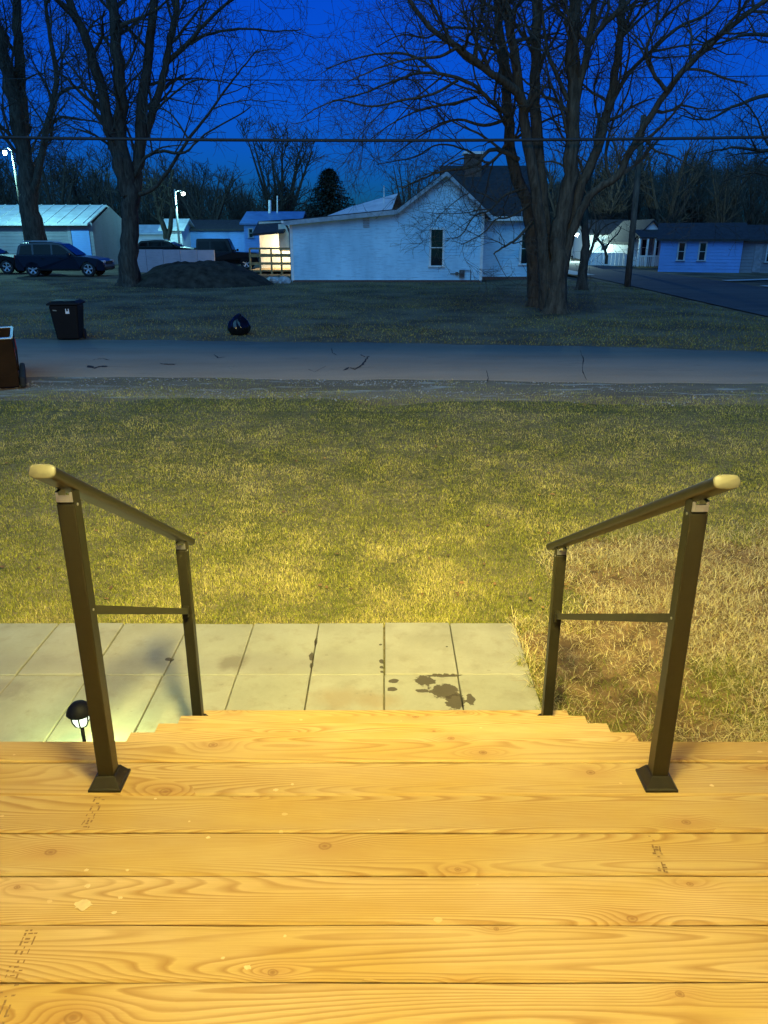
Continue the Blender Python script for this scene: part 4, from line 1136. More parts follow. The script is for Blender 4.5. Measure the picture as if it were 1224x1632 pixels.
mb.build('porch_roof', M['shingle'], porch, off=pp)
pbx = P(452,400,46.9)
MB().lathe([(0,0),(0.09,0.02),(0.10,0.12),(0,0.16)],10,c=(pbx.x,46.9,z_(388))).build('porch_bulb', emit('porch_bulb',(1,0.84,0.55),10), porch, off=pp)
l = bpy.data.lights.new('side_porch_light','POINT'); l.energy = 230; l.color = (1,0.84,0.55); l.shadow_soft_size = 0.1
o = bpy.data.objects.new('side_porch_light', l); COL.objects.link(o); o.location = (pbx.x,46.9,z_(388)-0.08)
# bits of scrap beside the mound
q = random.Random(2)
for i, (px, py, lab) in enumerate([(436,451,'small pale scrap lump at the right foot of the dirt mound'),(452,445,'grey scrap lump against the left corner of the white house')]):
    b_ = P(px,py,37.4); b_.z = gz(b_.x,b_.y)
    bm = bmesh.new(); bmesh.ops.create_icosphere(bm, subdivisions=2, radius=0.28)
    for v in bm.verts: v.co = Vector((v.co.x*1.3,v.co.y,v.co.z*0.7))*q.uniform(0.7,1.2)
    me = bpy.data.meshes.new('scrap_heap'); bm.to_mesh(me); bm.free(); me.materials.append(basic('scrap',(0.35,0.36,0.37),0.5,var=0.5))
    o = bpy.data.objects.new('scrap_heap', me); COL.objects.link(o); o.location = b_+Vector((0,0,0.1)); tag(o, lab, 'scrap')

# ================================================================== OTHER BUILDINGS
def simple_house(name, label, x0, x1, y, depth, wh, rh, axis, wall, roof, wins=(), doors=(), cat='house', over=0.3, zbase=None):
    z = gz((x0+x1)/2, y) if zbase is None else zbase
    b_ = Vector(((x0+x1)/2, y, z)); t = thing(name, label, cat, b_)
    courses(x0, x1, z, lambda x: z+wh, y, lap=0.2).build('siding', wall, t, off=b_)
    MB().box(x0, x1, y+0.005, y+depth, z-0.3, z+wh).build('wall', wall, t, off=b_)
    if axis == 'x':
        mb = MB().prism([(y-over,z+wh-0.1),(y-over,z+wh+0.02),(y+depth/2,z+wh+rh+0.1),(y+depth+over,z+wh+0.02),(y+depth+over,z+wh-0.1),(y+depth/2,z+wh+rh)],'x',x0-over,x1+over)
        mb.build('roof', roof, t, off=b_)
        for x in (x0+0.01, x1-0.01):
            mb = MB(); mb.poly([(x,y,z+wh),(x,y+depth,z+wh),(x,y+depth/2,z+wh+rh)]); mb.build('gable', wall, t, off=b_)
    else:
        xm = (x0+x1)/2
        mb = MB().prism([(x0-over,z+wh-0.15),(x0-over,z+wh),(xm,z+wh+rh+0.12),(x1+over,z+wh),(x1+over,z+wh-0.15),(xm,z+wh+rh)],'y',y-over,y+depth+over)
        mb.build('roof', roof, t, off=b_)
        for yy in (y, y+depth):
            mb = MB(); mb.poly([(x0,yy,z+wh),(x1,yy,z+wh),(xm,yy,z+wh+rh)]); mb.build('gable', wall, t, off=b_)
    for (a, c, d_, e) in wins: window(t, b_, a, c, z+d_, z+e, y-0.03, tm='rake')
    for (a, c, h) in doors:
        o = MB().box(a, c, y-0.06, y-0.03, z+0.05, z+h).build('door', M['door'], t, off=b_)
        MB().lathe([(0,0),(0.03,0.01),(0.03,0.04),(0,0.05)],8,m=Matrix.Translation((c-0.1,y-0.06,z+h*0.48))@Matrix.Rotation(math.pi/2,4,'X')).build('handle', M['steel'], o, off=b_)
    return t
M['door'] = basic('grey_door',(0.18,0.2,0.24),0.6)
M['bluewall'] = siding_mat('pale_blue_siding',(0.13,0.30,0.66),(0.10,0.22,0.45),0.5)
M['whitewall'] = siding_mat('plain_white_siding',(0.78,0.78,0.76),(0.5,0.5,0.5),0.3)
M['blueroof'] = metal_roof_mat('blue_metal_roof',(0.10,0.22,0.45))
M['tinroof'] = metal_roof_mat('tin_roof',(0.62,0.68,0.68))
M['greywall'] = siding_mat('grey_shed_boards',(0.17,0.19,0.23),(0.1,0.11,0.13),0.4)
M['lavwall'] = siding_mat('dull_pale_blocks',(0.42,0.40,0.46),(0.25,0.24,0.28),0.5)
M['darkwall'] = siding_mat('dark_boards',(0.10,0.10,0.11),(0.06,0.06,0.06),0.4)
# grey shed at far left with a pale tin roof catching the street lamp
def X(px, Y): return P(px, 400, Y).x
def Hh(py, Y): return P(612, py, Y).z
sz = gz(-24,56)
shed = thing('shed', 'grey shed with a pale tin roof lit by the left street lamp', 'shed', (X(70,56),56,sz))
of = (X(70,56),56,sz)
sx0, sx1, se, sr = X(-90,56), X(152,56), Hh(357,56), Hh(329,60)
courses(sx0,sx1,sz,lambda x: se,56,lap=0.22).build('siding', M['greywall'], shed, off=of)
MB().box(sx0,sx1,56.005,64,sz-0.3,se).build('wall', M['greywall'], shed, off=of)
MB().prism([(55.6,se-0.1),(55.6,se+0.02),(60,sr+0.1),(64.4,se+0.02),(64.4,se-0.1),(60,sr)],'x',sx0-0.3,sx1-0.2).build('roof', M['tinroof'], shed, off=of)
mb = MB(); mb.poly([(sx1-0.02,56,se),(sx1-0.02,64,se),(sx1-0.02,60,sr)]); mb.build('gable', M['greywall'], shed, off=of)
for k in range(12):
    x = sx0+0.3+k*(sx1-sx0-0.8)/11
    mb = MB(); slabp = [(55.6,se+0.025),(60,sr+0.105)]
    mb.v += [(x-0.03,55.6,se+0.02),(x+0.03,55.6,se+0.02),(x+0.03,60,sr+0.10),(x-0.03,60,sr+0.10),(x-0.03,55.6,se+0.07),(x+0.03,55.6,se+0.07),(x+0.03,60,sr+0.15),(x-0.03,60,sr+0.15)]
    mb.f += [(4,5,6,7),(0,1,5,4),(1,2,6,5),(2,3,7,6),(3,0,4,7)]; mb.build('roof_seam', M['tinroof'], shed, off=of)
o = MB().box(X(118,56),X(146,56),55.93,55.965,sz+0.05,sz+2.4).build('door', M['bluewall'], shed, off=of)
MB().box(X(112,56),X(117,56),55.93,55.965,sz,se-0.1).build('door_frame', M['door'], o, off=of)
# pale blue long house behind the jeep
simple_house('long_house','low pale blue house with a dark roof behind the dark off-road car', X(297,72), X(425,72), 72, 6, Hh(366,72)-gz(-14,72), Hh(352,75)-Hh(366,72), 'x', M['bluewall'], M['shingle'])
simple_house('gable_house','blue-roofed house with two thin white pipes behind the lit side porch', X(391,66), X(476,66), 66, 7, Hh(356,66)-gz(-10,66), Hh(339,69.5)-Hh(356,66), 'x', M['bluewall'], M['blueroof'], wins=((X(399,66),X(404,66),1.9,2.5),))
gh = [o for o in bpy.data.objects if o.name.startswith('gable_house')][0]
for px in (430,442): MB().tube([P(px,345,69)-gh.location,P(px,319 if px == 430 else 312,69)-gh.location],0.12 if px == 430 else 0.05,8,cap=True).build('flue_pipe', M['trim'], gh)
# white shed under the street lamp, low white wall in front
simple_house('white_shed','small white shed glowing under the left street lamp', X(262,69), X(292,69), 69, 4, Hh(366,69)-gz(-18,69), 0.8, 'x', M['whitewall'], M['tinroof'], cat='shed')
simple_house('carport','long low white building behind the left tall tree', X(165,78), X(262,78), 78, 4, Hh(372,78)-gz(-25,78), 0.7, 'x', M['whitewall'], M['tinroof'], cat='shed')
wy = 47.5; b_ = Vector((X(262,wy), wy, gz(-13,wy)))
t = thing('low_wall','long low white block wall behind the dirt mound','wall', b_)
x = X(205,wy); q = random.Random(6)
while x < X(322,wy):
    MB().box(x, x+0.98, wy, wy+0.2, b_.z-0.1, Hh(398,wy)+q.uniform(-.02,.02)).build('panel', M['lavwall'], t, off=b_); x += 1.0
# cottages on the right
bc = simple_house('blue_cottage','plain blue cottage with two dark windows at the far right', X(1052,52), X(1172,52), 52, 6, Hh(381,52)-gz(20,52), 0.9, 'x', M['bluewall'], M['shingle'],
   wins=((X(1080,52),X(1088,52),0.75,1.75),(X(1111,52),X(1119,52),0.75,1.75)))
ds = simple_house('dark_shed','dark weathered shed joined to the right end of the blue cottage', X(1174,52.5), X(1260,52.5), 52.5, 5, Hh(382,52.5)-gz(24,52), 0.8, 'x', M['greywall'], M['shingle'], cat='shed', wins=((X(1210,52.5),X(1216,52.5),0.7,1.6),), doors=((X(1192,52.5),X(1203,52.5),1.7),))
def swing(o, px0, px1, Y, a):
    x0 = X(px0, Y); hw_ = (X(px1, Y)-x0)/2
    o.rotation_euler = (0,0,a); o.location = (x0+hw_*math.cos(a), Y+hw_*math.sin(a), o.location.z); return (x0+2*hw_*math.cos(a), Y+2*hw_*math.sin(a))
ex, ey = swing(bc, 1052, 1172, 52, -0.33)
hw_ = (X(1260,52.5)-X(1174,52.5))/2
ds.rotation_euler = (0,0,-0.33); ds.location = (ex+(hw_+0.12)*math.cos(-0.33), ey+(hw_+0.12)*math.sin(-0.33)+0.3, ds.location.z)
WYY = 60
wh_ = simple_house('white_cottage','white cottage with a pointed gable and railed porch left of the blue cottage', X(1008,WYY), X(1062,WYY), WYY, 7, Hh(386,WYY)-gz(20,WYY), Hh(352,WYY)-Hh(386,WYY), 'y', M['whitewall'], M['shingle'],
   wins=((X(1022,WYY),X(1030,WYY),0.8,1.9),(X(1042,WYY),X(1048,WYY),0.8,1.9)), doors=((X(1033,WYY),X(1039,WYY),2.0),))
of = wh_.location; zc = of.z
mb = MB(); mb.prism([(WYY-2.0,zc+2.0),(WYY-2.0,zc+2.1),(WYY-0.03,zc+2.6),(WYY-0.03,zc+2.5)],'x',X(1004,WYY),X(1060,WYY)).build('porch_roof', M['shingle'], wh_, off=of)
for k in range(5):
    x = X(1006+k*12.5,WYY-1.9); MB().box(x-0.06,x+0.06,WYY-1.95,WYY-1.83,zc-0.05,zc+2.0).build('porch_post', M['trim'], wh_, off=of)
MB().box(X(1006,WYY),X(1056,WYY),WYY-1.92,WYY-1.86,zc+0.75,zc+0.85).build('porch_rail', M['trim'], wh_, off=of)
for k in range(16):
    x = X(1008+k*3.0,WYY-1.9); MB().box(x-0.02,x+0.02,WYY-1.91,WYY-1.87,zc+0.1,zc+0.748).build('baluster', M['trim'], wh_, off=of)
MB().box(X(1004,WYY),X(1058,WYY),WYY-2.0,WYY-0.05,zc-0.2,zc+0.1).build('porch_floor', M['joist'], wh_, off=of)
# white fence / far house lit at the end of the street
fy = 62; fb = Vector((X(965,fy),fy,gz(15,fy)))
t = thing('white_fence','low white board fence lit beyond the crooked yard tree','fence', fb)
x = X(938,fy)
while x < X(1000,fy):
    MB().box(x,x+0.28,fy,fy+0.04,fb.z,fb.z+0.95).build('board', M['whitewall'], t, off=fb); x += 0.30
simple_house('far_house','distant low house with dark roof behind the white board fence', X(938,76), X(1006,76), 76, 6, 2.3, 1.2, 'x', M['whitewall'], M['shingle'], wins=((X(958,76),X(966,76),0.9,1.8),(X(980,76),X(988,76),0.9,1.8)))
simple_house('corner_house','small bright white house glowing between the trunks by the distant lamp', X(893,92), X(918,92), 92, 6, 2.6, 1.3, 'y', M['whitewall'], M['shingle'])

# ================================================================== VEHICLES
def prism_car(profile, hw_fn, name, mat, parent, bev=0.05):
    """profile: closed (x,z) loop, extruded to the half width given by hw_fn(x,z)"""
    bm = bmesh.new()
    L_ = [bm.verts.new((x, hw_fn(x,z), z)) for x, z in profile]; R_ = [bm.verts.new((x, -hw_fn(x,z), z)) for x, z in profile]
    n = len(profile)
    for i in range(n): bm.faces.new((L_[i], R_[i], R_[(i+1)%n], L_[(i+1)%n]))
    f1 = bm.faces.new(L_); f2 = bm.faces.new(list(reversed(R_)))
    bmesh.ops.triangulate(bm, faces=[f1, f2])
    bmesh.ops.recalc_face_normals(bm, faces=bm.faces)
    me = bpy.data.meshes.new(name); bm.to_mesh(me); bm.free(); me.materials.append(mat)
    o = bpy.data.objects.new(name, me); COL.objects.link(o); o.parent = parent
    b = o.modifiers.new('bevel','BEVEL'); b.width = bev; b.segments = 3; b.limit_method = 'ANGLE'; b.angle_limit = R(25)
    return o
def wheel(parent, x, y, r, side, spokes=5):
    m4 = Matrix.Translation((x,y,r)) @ Matrix.Rotation(math.pi/2*side,4,'X')
    w_ = MB().lathe([(r*0.62,-0.10),(r*0.93,-0.11),(r,-0.08),(r,0.08),(r*0.93,0.11),(r*0.62,0.10)],24,m=m4).build('tyre', M['rubber'], parent, smooth=True)
    mb = MB()
    mb.lathe([(r*0.57,0.06),(r*0.63,0.105),(r*0.66,0.10)],24,m=m4); mb.lathe([(0,0.08),(r*0.14,0.085),(r*0.16,0.06)],10,m=m4)
    for k in range(spokes):
        a = 2*math.pi*k/spokes+0.3; rot = m4 @ Matrix.Rotation(a,4,'Z')
        mb.v += [tuple(rot @ Vector(v)) for v in ((r*0.1,-r*0.07,0.075),(r*0.62,-r*0.13,0.09),(r*0.62,r*0.13,0.09),(r*0.1,r*0.07,0.075))]; n = len(mb.v); mb.f.append((n-4,n-3,n-2,n-1))
    mb.build('rim', M['alloy'], w_)
    MB().lathe([(0,0.02),(r*0.6,0.02)],16,m=m4).build('brake_disc', M['black'], w_)
M['alloy'] = basic('alloy_rim',(0.55,0.56,0.58),0.35,0.6,var=0.1)
M['headlight'] = glass('headlight_lens',(0.5,0.52,0.55),0.1)
M['taillight'] = glass('tail_lens',(0.25,0.01,0.01),0.15)
def suv(name, label, loc, rz, paint, L=4.7, H=1.74, boxy=False, group=None):
    t = thing(name, label, 'car', loc, rz, group)
    r = 0.37; wb0, wb1 = L*0.19, L*0.81
    x0, x1 = 0.0, L                          # rear at 0, nose at L
    def arch(cx):
        return [(cx+(r+0.08)*math.cos(a), 0.30+(r+0.10)*math.sin(a)) for a in [math.pi*(1-k/8) for k in range(9)]]
    belt = 1.06
    if boxy:
        low = [(0.02,0.45),(0.0,0.6),(0.0,belt),(L*0.60,belt),(L*0.97,belt-0.06),(L,0.95),(L,0.5),(L-0.05,0.45)]
        gh = [(0.03,belt-0.02),(0.06,H-0.05),(0.12,H),(L*0.52,H),(L*0.60,belt-0.02)]
    else:
        low = [(0.08,0.32),(0.0,0.48),(0.02,0.85),(0.06,belt+0.02),(L*0.66,belt),(L*0.80,1.00),(L*0.93,0.90),(L*0.985,0.76),(L,0.60),(L,0.42),(L-0.08,0.30)]
        gh = [(0.10,belt),(0.20,H-0.22),(0.38,H-0.06),(L*0.30,H),(L*0.42,H-0.01),(L*0.52,H-0.09),(L*0.60,H-0.34),(L*0.69,belt-0.02)]
    full = low + list(reversed(arch(wb1))) + list(reversed(arch(wb0)))
    hw = 0.93
    prism_car(full, lambda x,z: hw-(0.10 if (x < 0.06 or x > L-0.06) else 0)-(0.05 if z < 0.4 else 0), 'body', paint, t, 0.045)
    tum = lambda x,z: hw-0.07-0.30*(z-belt)
    cab = prism_car(gh, tum, 'cabin', paint, t, 0.05)
    # side windows
    zb, zt = belt+0.05, H-0.16
    if boxy: wl = [[(0.15,zb),(0.18,zt),(L*0.22,zt),(L*0.22,zb)],[(L*0.25,zb),(L*0.25,zt),(L*0.48,zt),(L*0.545,zb)]]
    else: wl = [[(0.26,zb),(0.36,zt-0.04),(L*0.19,zt+0.02),(L*0.20,zb)],[(L*0.22,zb),(L*0.215,zt+0.03),(L*0.405,zt+0.03),(L*0.41,zb)],[(L*0.43,zb),(L*0.425,zt+0.03),(L*0.50,zt),(L*0.57,H-0.36),(L*0.635,zb)]]
    for s in (1,-1):
        for pl_ in wl:
            mb = MB(); pts = [(x, s*(tum(x,z)+0.006), z) for x, z in pl_]
            mb.poly(pts if s < 0 else pts[::-1]); mb.build('side_window', M['carglass'], cab)
        m_ = MB().box(L*0.60,L*0.635,s*(hw-0.02),s*(hw+0.16),belt+0.02,belt+0.16).build('mirror', paint, t, bevel=0.02)
        for hx_ in (L*0.30,L*0.50): MB().box(hx_,hx_+0.2,s*hw,s*(hw+0.025),0.90,0.935).build('door_handle', M['black'], t)
        MB().box(L*0.24,L*0.76,s*(hw-0.045),s*(hw+0.012),0.33,0.41).build('side_sill', M['black'], t)
        for xx in (wb0, wb1): wheel(t, xx, s*(hw-0.13), r, -s)
        if not boxy:
            MB().box(0.45,L*0.44,s*0.62,s*0.66,H+0.015,H+0.05).build('roof_rail', M['alloy'], t)
        MB().box(L-0.24,L-0.03,s*0.55,s*0.87,0.70,0.82).build('headlight', M['headlight'], t, bevel=0.02)
        MB().box(-0.005,0.14,s*0.66,s*0.89,0.88,1.10).build('tail_light', M['taillight'], t, bevel=0.02)
    # glass front and back
    if boxy: f_ = [(L*0.527,H-0.09),(L*0.597,belt+0.02)]
    else: f_ = [(L*0.525,H-0.115),(L*0.688,belt+0.02)]
    mb = MB(); (xa,za),(xb,zb2) = f_
    wa, wb_ = tum(xa,za)-0.08, tum(xb,zb2)-0.06
    mb.poly([(xa+0.02,wa,za+0.01),(xa+0.02,-wa,za+0.01),(xb+0.02,-wb_,zb2+0.01),(xb+0.02,wb_,zb2+0.01)]); mb.build('windscreen', M['carglass'], cab)
    MB().box(L-0.03,L+0.02,-0.5,0.5,0.62,0.78).build('grille', M['black'], t, bevel=0.01)
    MB().box(L-0.06,L+0.03,-0.80,0.80,0.36,0.50).build('bumper', M['black'], t, bevel=0.03)
    MB().box(-0.05,0.05,-0.80,0.80,0.40,0.58).build('bumper', M['black'], t, bevel=0.03)
    if boxy:
        wheelm = Matrix.Translation((-0.12,0,0.95)) @ Matrix.Rotation(math.pi/2,4,'Y')
        MB().lathe([(0,-0.1),(0.30,-0.11),(0.36,-0.07),(0.36,0.07),(0.30,0.11),(0,0.1)],18,m=wheelm).build('spare_wheel', M['rubber'], t, smooth=True)
    return t
M['navy'] = basic('dark_navy_paint',(0.008,0.011,0.026),0.3,0.0,var=0.05,coat=0.15,spec=0.3)
M['blackpaint'] = basic('black_paint',(0.006,0.006,0.007),0.4,0.0,var=0.1,coat=0.1,spec=0.2)
cy = 43.2
suv('parked_car','dark navy sport utility car parked in front of the thick left tree', (P(38,440,cy).x, cy, gz(-18,cy)), 0.03, M['navy'], L=4.65, H=1.74)
jy = 52
suv('offroad_car','boxy dark off-road car parked behind the dirt mound', (P(316,412,jy).x, jy, gz(-12,jy)+0.0), 0.05, M['blackpaint'], L=3.9, H=1.85, boxy=True)
cy2 = 56
suv('sedan_car','dark car half hidden between the tall tree and the low white wall', (P(222,400,cy2).x, cy2, gz(-17,cy2)+0.25), 0.0, M['blackpaint'], L=4.3, H=1.5)
suv('shadowed_car','dark car end cut off by the left edge beside the navy car', (P(-72,440,46.2).x, 46.2, gz(-22,46.2)), 0.0, M['blackpaint'], L=4.3, H=1.6)

# brown pickup bed at the left edge of the lawn
M['brown'] = basic('rust_brown_paint',(0.022,0.009,0.003),0.6,0.0,var=0.4,scale=2,spec=0.08)
M['bedtop'] = basic('bare_bed_rail',(0.7,0.72,0.74),0.18,0.75,var=0.1)
tb = Vector((P(32,620,12.15).x, 12.15, 0.0))
tr = thing('pickup_truck','tail of a brown pickup truck cut off by the left edge near the road','pickup truck', tb, 0.42)
BL, BW, BH = 2.3, 1.65, 0.80
for s, nm in ((0,'near'),(1,'far')):
    y = 0.0 if s == 0 else BW
    mb = MB(); prof = [(-BL,0.06),(0.0,0.06),(0.015,0.45),(0.0,BH-0.03),(-0.02,BH),(-BL,BH)]
    mb.prism(prof,'y',y-0.03,y+0.03).build('bed_side', M['brown'], tr, bevel=0.012)
    MB().box(-BL,0.0,y-0.05,y+0.06,BH+0.001,BH+0.022).build('bed_rail', M['bedtop'], tr, bevel=0.006)
    MB().box(-BL,-0.22,y-0.042,y-0.031,BH-0.19,BH-0.165).build('trim_strip', M['bedtop'], tr)
    MB().box(-BL,-0.02,y-0.036,y-0.031,0.20,0.235).build('trim_strip', M['brown'], tr)
    for xx in (-1.1,): wheel(tr, xx, y+(0.16 if s == 0 else -0.16), 0.33, 1 if s == 0 else -1)
    MB().box(-0.03,0.012,y+(0.06 if s == 0 else -0.18),y+(0.18 if s == 0 else -0.06),0.45,0.64).build('tail_light', M['taillight'], tr)
MB().box(-0.028,0.004,0.032,BW-0.032,0.30,BH-0.005).build('tailgate', M['brown'], tr, bevel=0.01)
MB().box(-0.03,0.01,0.062,BW-0.062,BH,BH+0.02).build('bed_rail', M['bedtop'], tr)
MB().box(-BL,-0.03,0.032,BW-0.032,0.34,0.38).build('bed_floor', M['black'], tr)
MB().box(0.014,0.10,0.02,BW-0.02,0.03,0.20).build('bumper', M['rubber'], tr, bevel=0.03)
prism_car([(-BL-1.9,0.16),(-BL-0.06,0.16),(-BL-0.06,BH+0.1),(-BL-0.14,1.42),(-BL-1.05,1.45),(-BL-1.5,0.95),(-BL-1.9,0.92)], lambda x,z: BW/2+0.03-(0.12 if z > 1.2 else 0),'cab', M['brown'], tr).location = (0,BW/2,0)
prism_car([(-BL-3.0,0.16),(-BL-1.92,0.16),(-BL-1.92,0.90),(-BL-2.9,0.84)], lambda x,z: BW/2+0.02,'bonnet', M['brown'], tr).location = (0,BW/2,0)
for y, s in ((0.16,1),(BW-0.16,-1)): wheel(tr, -BL-2.2, y, 0.33, s)

# ================================================================== BIN AND BAG
by = 18.3; bb = Vector((P(113,540,by).x, by, gz(-8,by)))
t = thing('wheeled_bin','black wheeled rubbish bin standing on the far verge of the road','bin', bb, 0.12)
t.scale = (0.85,0.85,0.92)
def frus(z0,z1,a0,b0_,a1,b1_):
    mb = MB(); mb.v += [(-a0,-b0_,z0),(a0,-b0_,z0),(a0,b0_,z0),(-a0,b0_,z0),(-a1,-b1_,z1),(a1,-b1_,z1),(a1,b1_,z1),(-a1,b1_,z1)]
    mb.f += [(3,2,1,0),(4,5,6,7),(0,1,5,4),(1,2,6,5),(2,3,7,6),(3,0,4,7)]; return mb
frus(0.04,0.88,0.29,0.28,0.37,0.38).build('body', M['black'], t, bevel=0.04)
mb = frus(0.885,0.93,0.41,0.43,0.41,0.43); k = len(mb.v); mb2 = frus(0.931,0.985,0.40,0.42,0.30,0.34)
lid = mb.build('lid', M['black'], t, bevel=0.015); mb2.build('lid_crown', M['black'], lid, bevel=0.02)
MB().tube([Vector((-0.28,0.47,0.86)),Vector((0.28,0.47,0.86))],0.016,8).build('handle', M['black'], t)
for s in (1,-1):
    m4 = Matrix.Translation((s*0.30,0.30,0.13)) @ Matrix.Rotation(math.pi/2,4,'Y')
    MB().lathe([(0,-0.03),(0.12,-0.03),(0.13,-0.02),(0.13,0.02),(0.12,0.03),(0,0.03)],14,m=m4).build('wheel', M['rubber'], t)
# white mark like two joined peaks, and a small pale label
tilt = (0.38-0.28)/0.84
mb = MB(); yz = lambda z: -(0.28+tilt*(z-0.04))-0.012
def mq(pts): mb.poly([(a,yz(z),z) for a, z in pts])
mq([(0.05,0.68),(0.08,0.68),(0.075,0.80),(0.055,0.80)]); mq([(0.12,0.68),(0.15,0.68),(0.145,0.80),(0.125,0.80)]); mq([(0.08,0.68),(0.12,0.68),(0.12,0.74),(0.08,0.74)])
mb.build('white_mark', M['sticker'], t)
mb = MB(); mq([(-0.27,0.755),(-0.17,0.745),(-0.17,0.77),(-0.27,0.78)]); mb.build('label_strip', basic('pale_label',(0.22,0.23,0.2),0.6), t)

gy = 19.3; gb = Vector((P(381,530,gy).x, gy, gz(-3,gy)))
bm = bmesh.new(); bmesh.ops.create_icosphere(bm, subdivisions=4, radius=1.0)
for v in bm.verts:
    d = v.co.normalized(); n1 = float(fbm(np.array([d.x*2.1+5]),np.array([d.y*2.1+d.z*1.7+5]),4)[0])
    fold = 0.06*math.sin(9*math.atan2(d.y,d.x)+4*d.z)*(1-abs(d.z))
    top = max(0, d.z)
    s_ = 0.85+0.35*n1+fold
    v.co = Vector((d.x*0.26*s_*(1-0.35*top), d.y*0.25*s_*(1-0.35*top), max(-0.2, d.z*0.27*s_)+0.2))
me = bpy.data.meshes.new('rubbish_bag'); bm.to_mesh(me); bm.free(); me.materials.append(M['bagp'])
me.polygons.foreach_set('use_smooth',[True]*len(me.polygons))
o = bpy.data.objects.new('rubbish_bag', me); o.location = gb; COL.objects.link(o); tag(o,'shiny black rubbish bag lying on the far grass verge','bag')
MB().tube([Vector((0.0,0,0.40)),Vector((0.02,0,0.45)),Vector((0.05,0.02,0.49))],[0.05,0.025,0.05],8).build('knot', M['bagp'], o)

# ================================================================== GRASS, STRAW, GRAVEL
def blades(name, x, y, z, hgt, wid, lean, col, mat, label, cat, flat=None, seed=0):
    rs = np.random.RandomState(seed); n = len(x)
    az = rs.rand(n)*2*np.pi; la = rs.rand(n)*2*np.pi
    dx, dy = np.cos(az), np.sin(az)
    lx, ly = np.cos(la)*lean*hgt, np.sin(la)*lean*hgt
    v = np.empty((n,5,3))
    v[:,0] = np.stack([x-dx*wid, y-dy*wid, z-0.004],1); v[:,1] = np.stack([x+dx*wid, y+dy*wid, z-0.004],1)
    mx, my, mz = x+lx*0.38, y+ly*0.38, z+hgt*0.62
    v[:,2] = np.stack([mx+dx*wid*0.75, my+dy*wid*0.75, mz],1); v[:,3] = np.stack([mx-dx*wid*0.75, my-dy*wid*0.75, mz],1)
    up = np.maximum(hgt*(1.0-0.55*np.clip(lean-0.4,0,1.2)), 0.004)
    v[:,4] = np.stack([x+lx, y+ly, z+up],1)
    me = bpy.data.meshes.new(name); me.vertices.add(n*5); me.vertices.foreach_set('co', v.ravel())
    b = np.arange(n)*5
    tri = np.stack([b,b+1,b+2, b,b+2,b+3, b+3,b+2,b+4],1).ravel()
    me.loops.add(n*9); me.loops.foreach_set('vertex_index', tri.astype(np.int32))
    me.polygons.add(n*3); me.polygons.foreach_set('loop_start', (np.arange(n*3)*3).astype(np.int32))
    me.update(calc_edges=True)
    a = me.attributes.new('tint','FLOAT_COLOR','POINT'); c = np.ones((n,5,4)); c[:,:,:3] = col[:,None,:]
    a.data.foreach_set('color', c.ravel()); me.materials.append(mat); me.validate()
    o = bpy.data.objects.new(name, me); COL.objects.link(o); o['label'] = label; o['category'] = cat
    return kind(o,'stuff')
rs = np.random.RandomState(3)
GREEN = np.array([0.20,0.21,0.022]); LIME = np.array([0.40,0.37,0.04]); TAN = np.array([0.62,0.50,0.15]); BROWN = np.array([0.26,0.15,0.05]); PALE = np.array([0.66,0.55,0.28])
def patch_x(y): return 1.0+0.35*np.clip(y-4.2,0,9)      # left limit of the dry patch
def dryness(x, y):
    e = (fbm(x*1.3+9,y*1.3+4,3)-0.5)*1.5
    return np.clip((x-patch_x(y)+e)/0.45,0,1)*np.clip((6.15-y+e*0.5)/0.5,0,1)
def lawn(n, y0, y1, h0, h1, wd, name, label, seed, spread=0.56, edge=1.0):
    r = np.random.RandomState(seed)
    y = 1/(1/y0+(1/y1-1/y0)*r.rand(n)); x = (r.rand(n)*2-1)*(y*spread+edge)
    dr = dryness(x, y)
    keep = r.rand(n) > dr*0.93
    keep &= ~((y < 4.305+0.012*np.sin(x*9)+0.012*np.sin(x*23)) & (x < 0.83+0.03*np.sin(y*17)))
    thin = np.clip((y-(9.9+2.9*fbm(x*0.8,y*1.7+2,4)))/1.3,0,1)
    keep &= r.rand(n) > thin*0.93
    x, y = x[keep], y[keep]; m = len(x)
    p1 = fbm(x*0.8+3,y*0.8+1,4); p2 = fbm(x*3.1+30,y*3.1+10,3); p3 = r.rand(m)
    tanw = np.clip((0.55*p1+0.45*p2-0.45)*5.0,0,1)
    p4 = fbm(x*7.0+12,y*7.0+40,3); pc = np.clip((0.5*p2+0.5*p4-0.5)*2.2+0.5,0,1)[:,None]
    col = GREEN[None]*(1-pc)+LIME[None]*pc
    is_t = (p3 < 0.20+0.42*tanw)
    tcol = TAN[None]*(0.60+0.55*r.rand(m))[:,None]*(0.72+0.5*pc)
    col = np.where(is_t[:,None], tcol, col*(0.6+0.8*r.rand(m))[:,None])
    h = (h0+(h1-h0)*r.rand(m))*(0.7+0.6*pc[:,0])
    lean = 0.25+1.2*r.rand(m)
    return blades(name, x, y, np.where(y > 10.5, 0.013, 0.0), h, wd*(0.7+0.6*r.rand(m))*(0.6+0.09*y), lean, col, M['grass'], label, 'grass', seed=seed+1)
lawn(470000, 4.2, 13.2, 0.010, 0.028, 0.0015, 'lawn_grass', 'patchy green and tan winter lawn between the walkway and the road', 41)
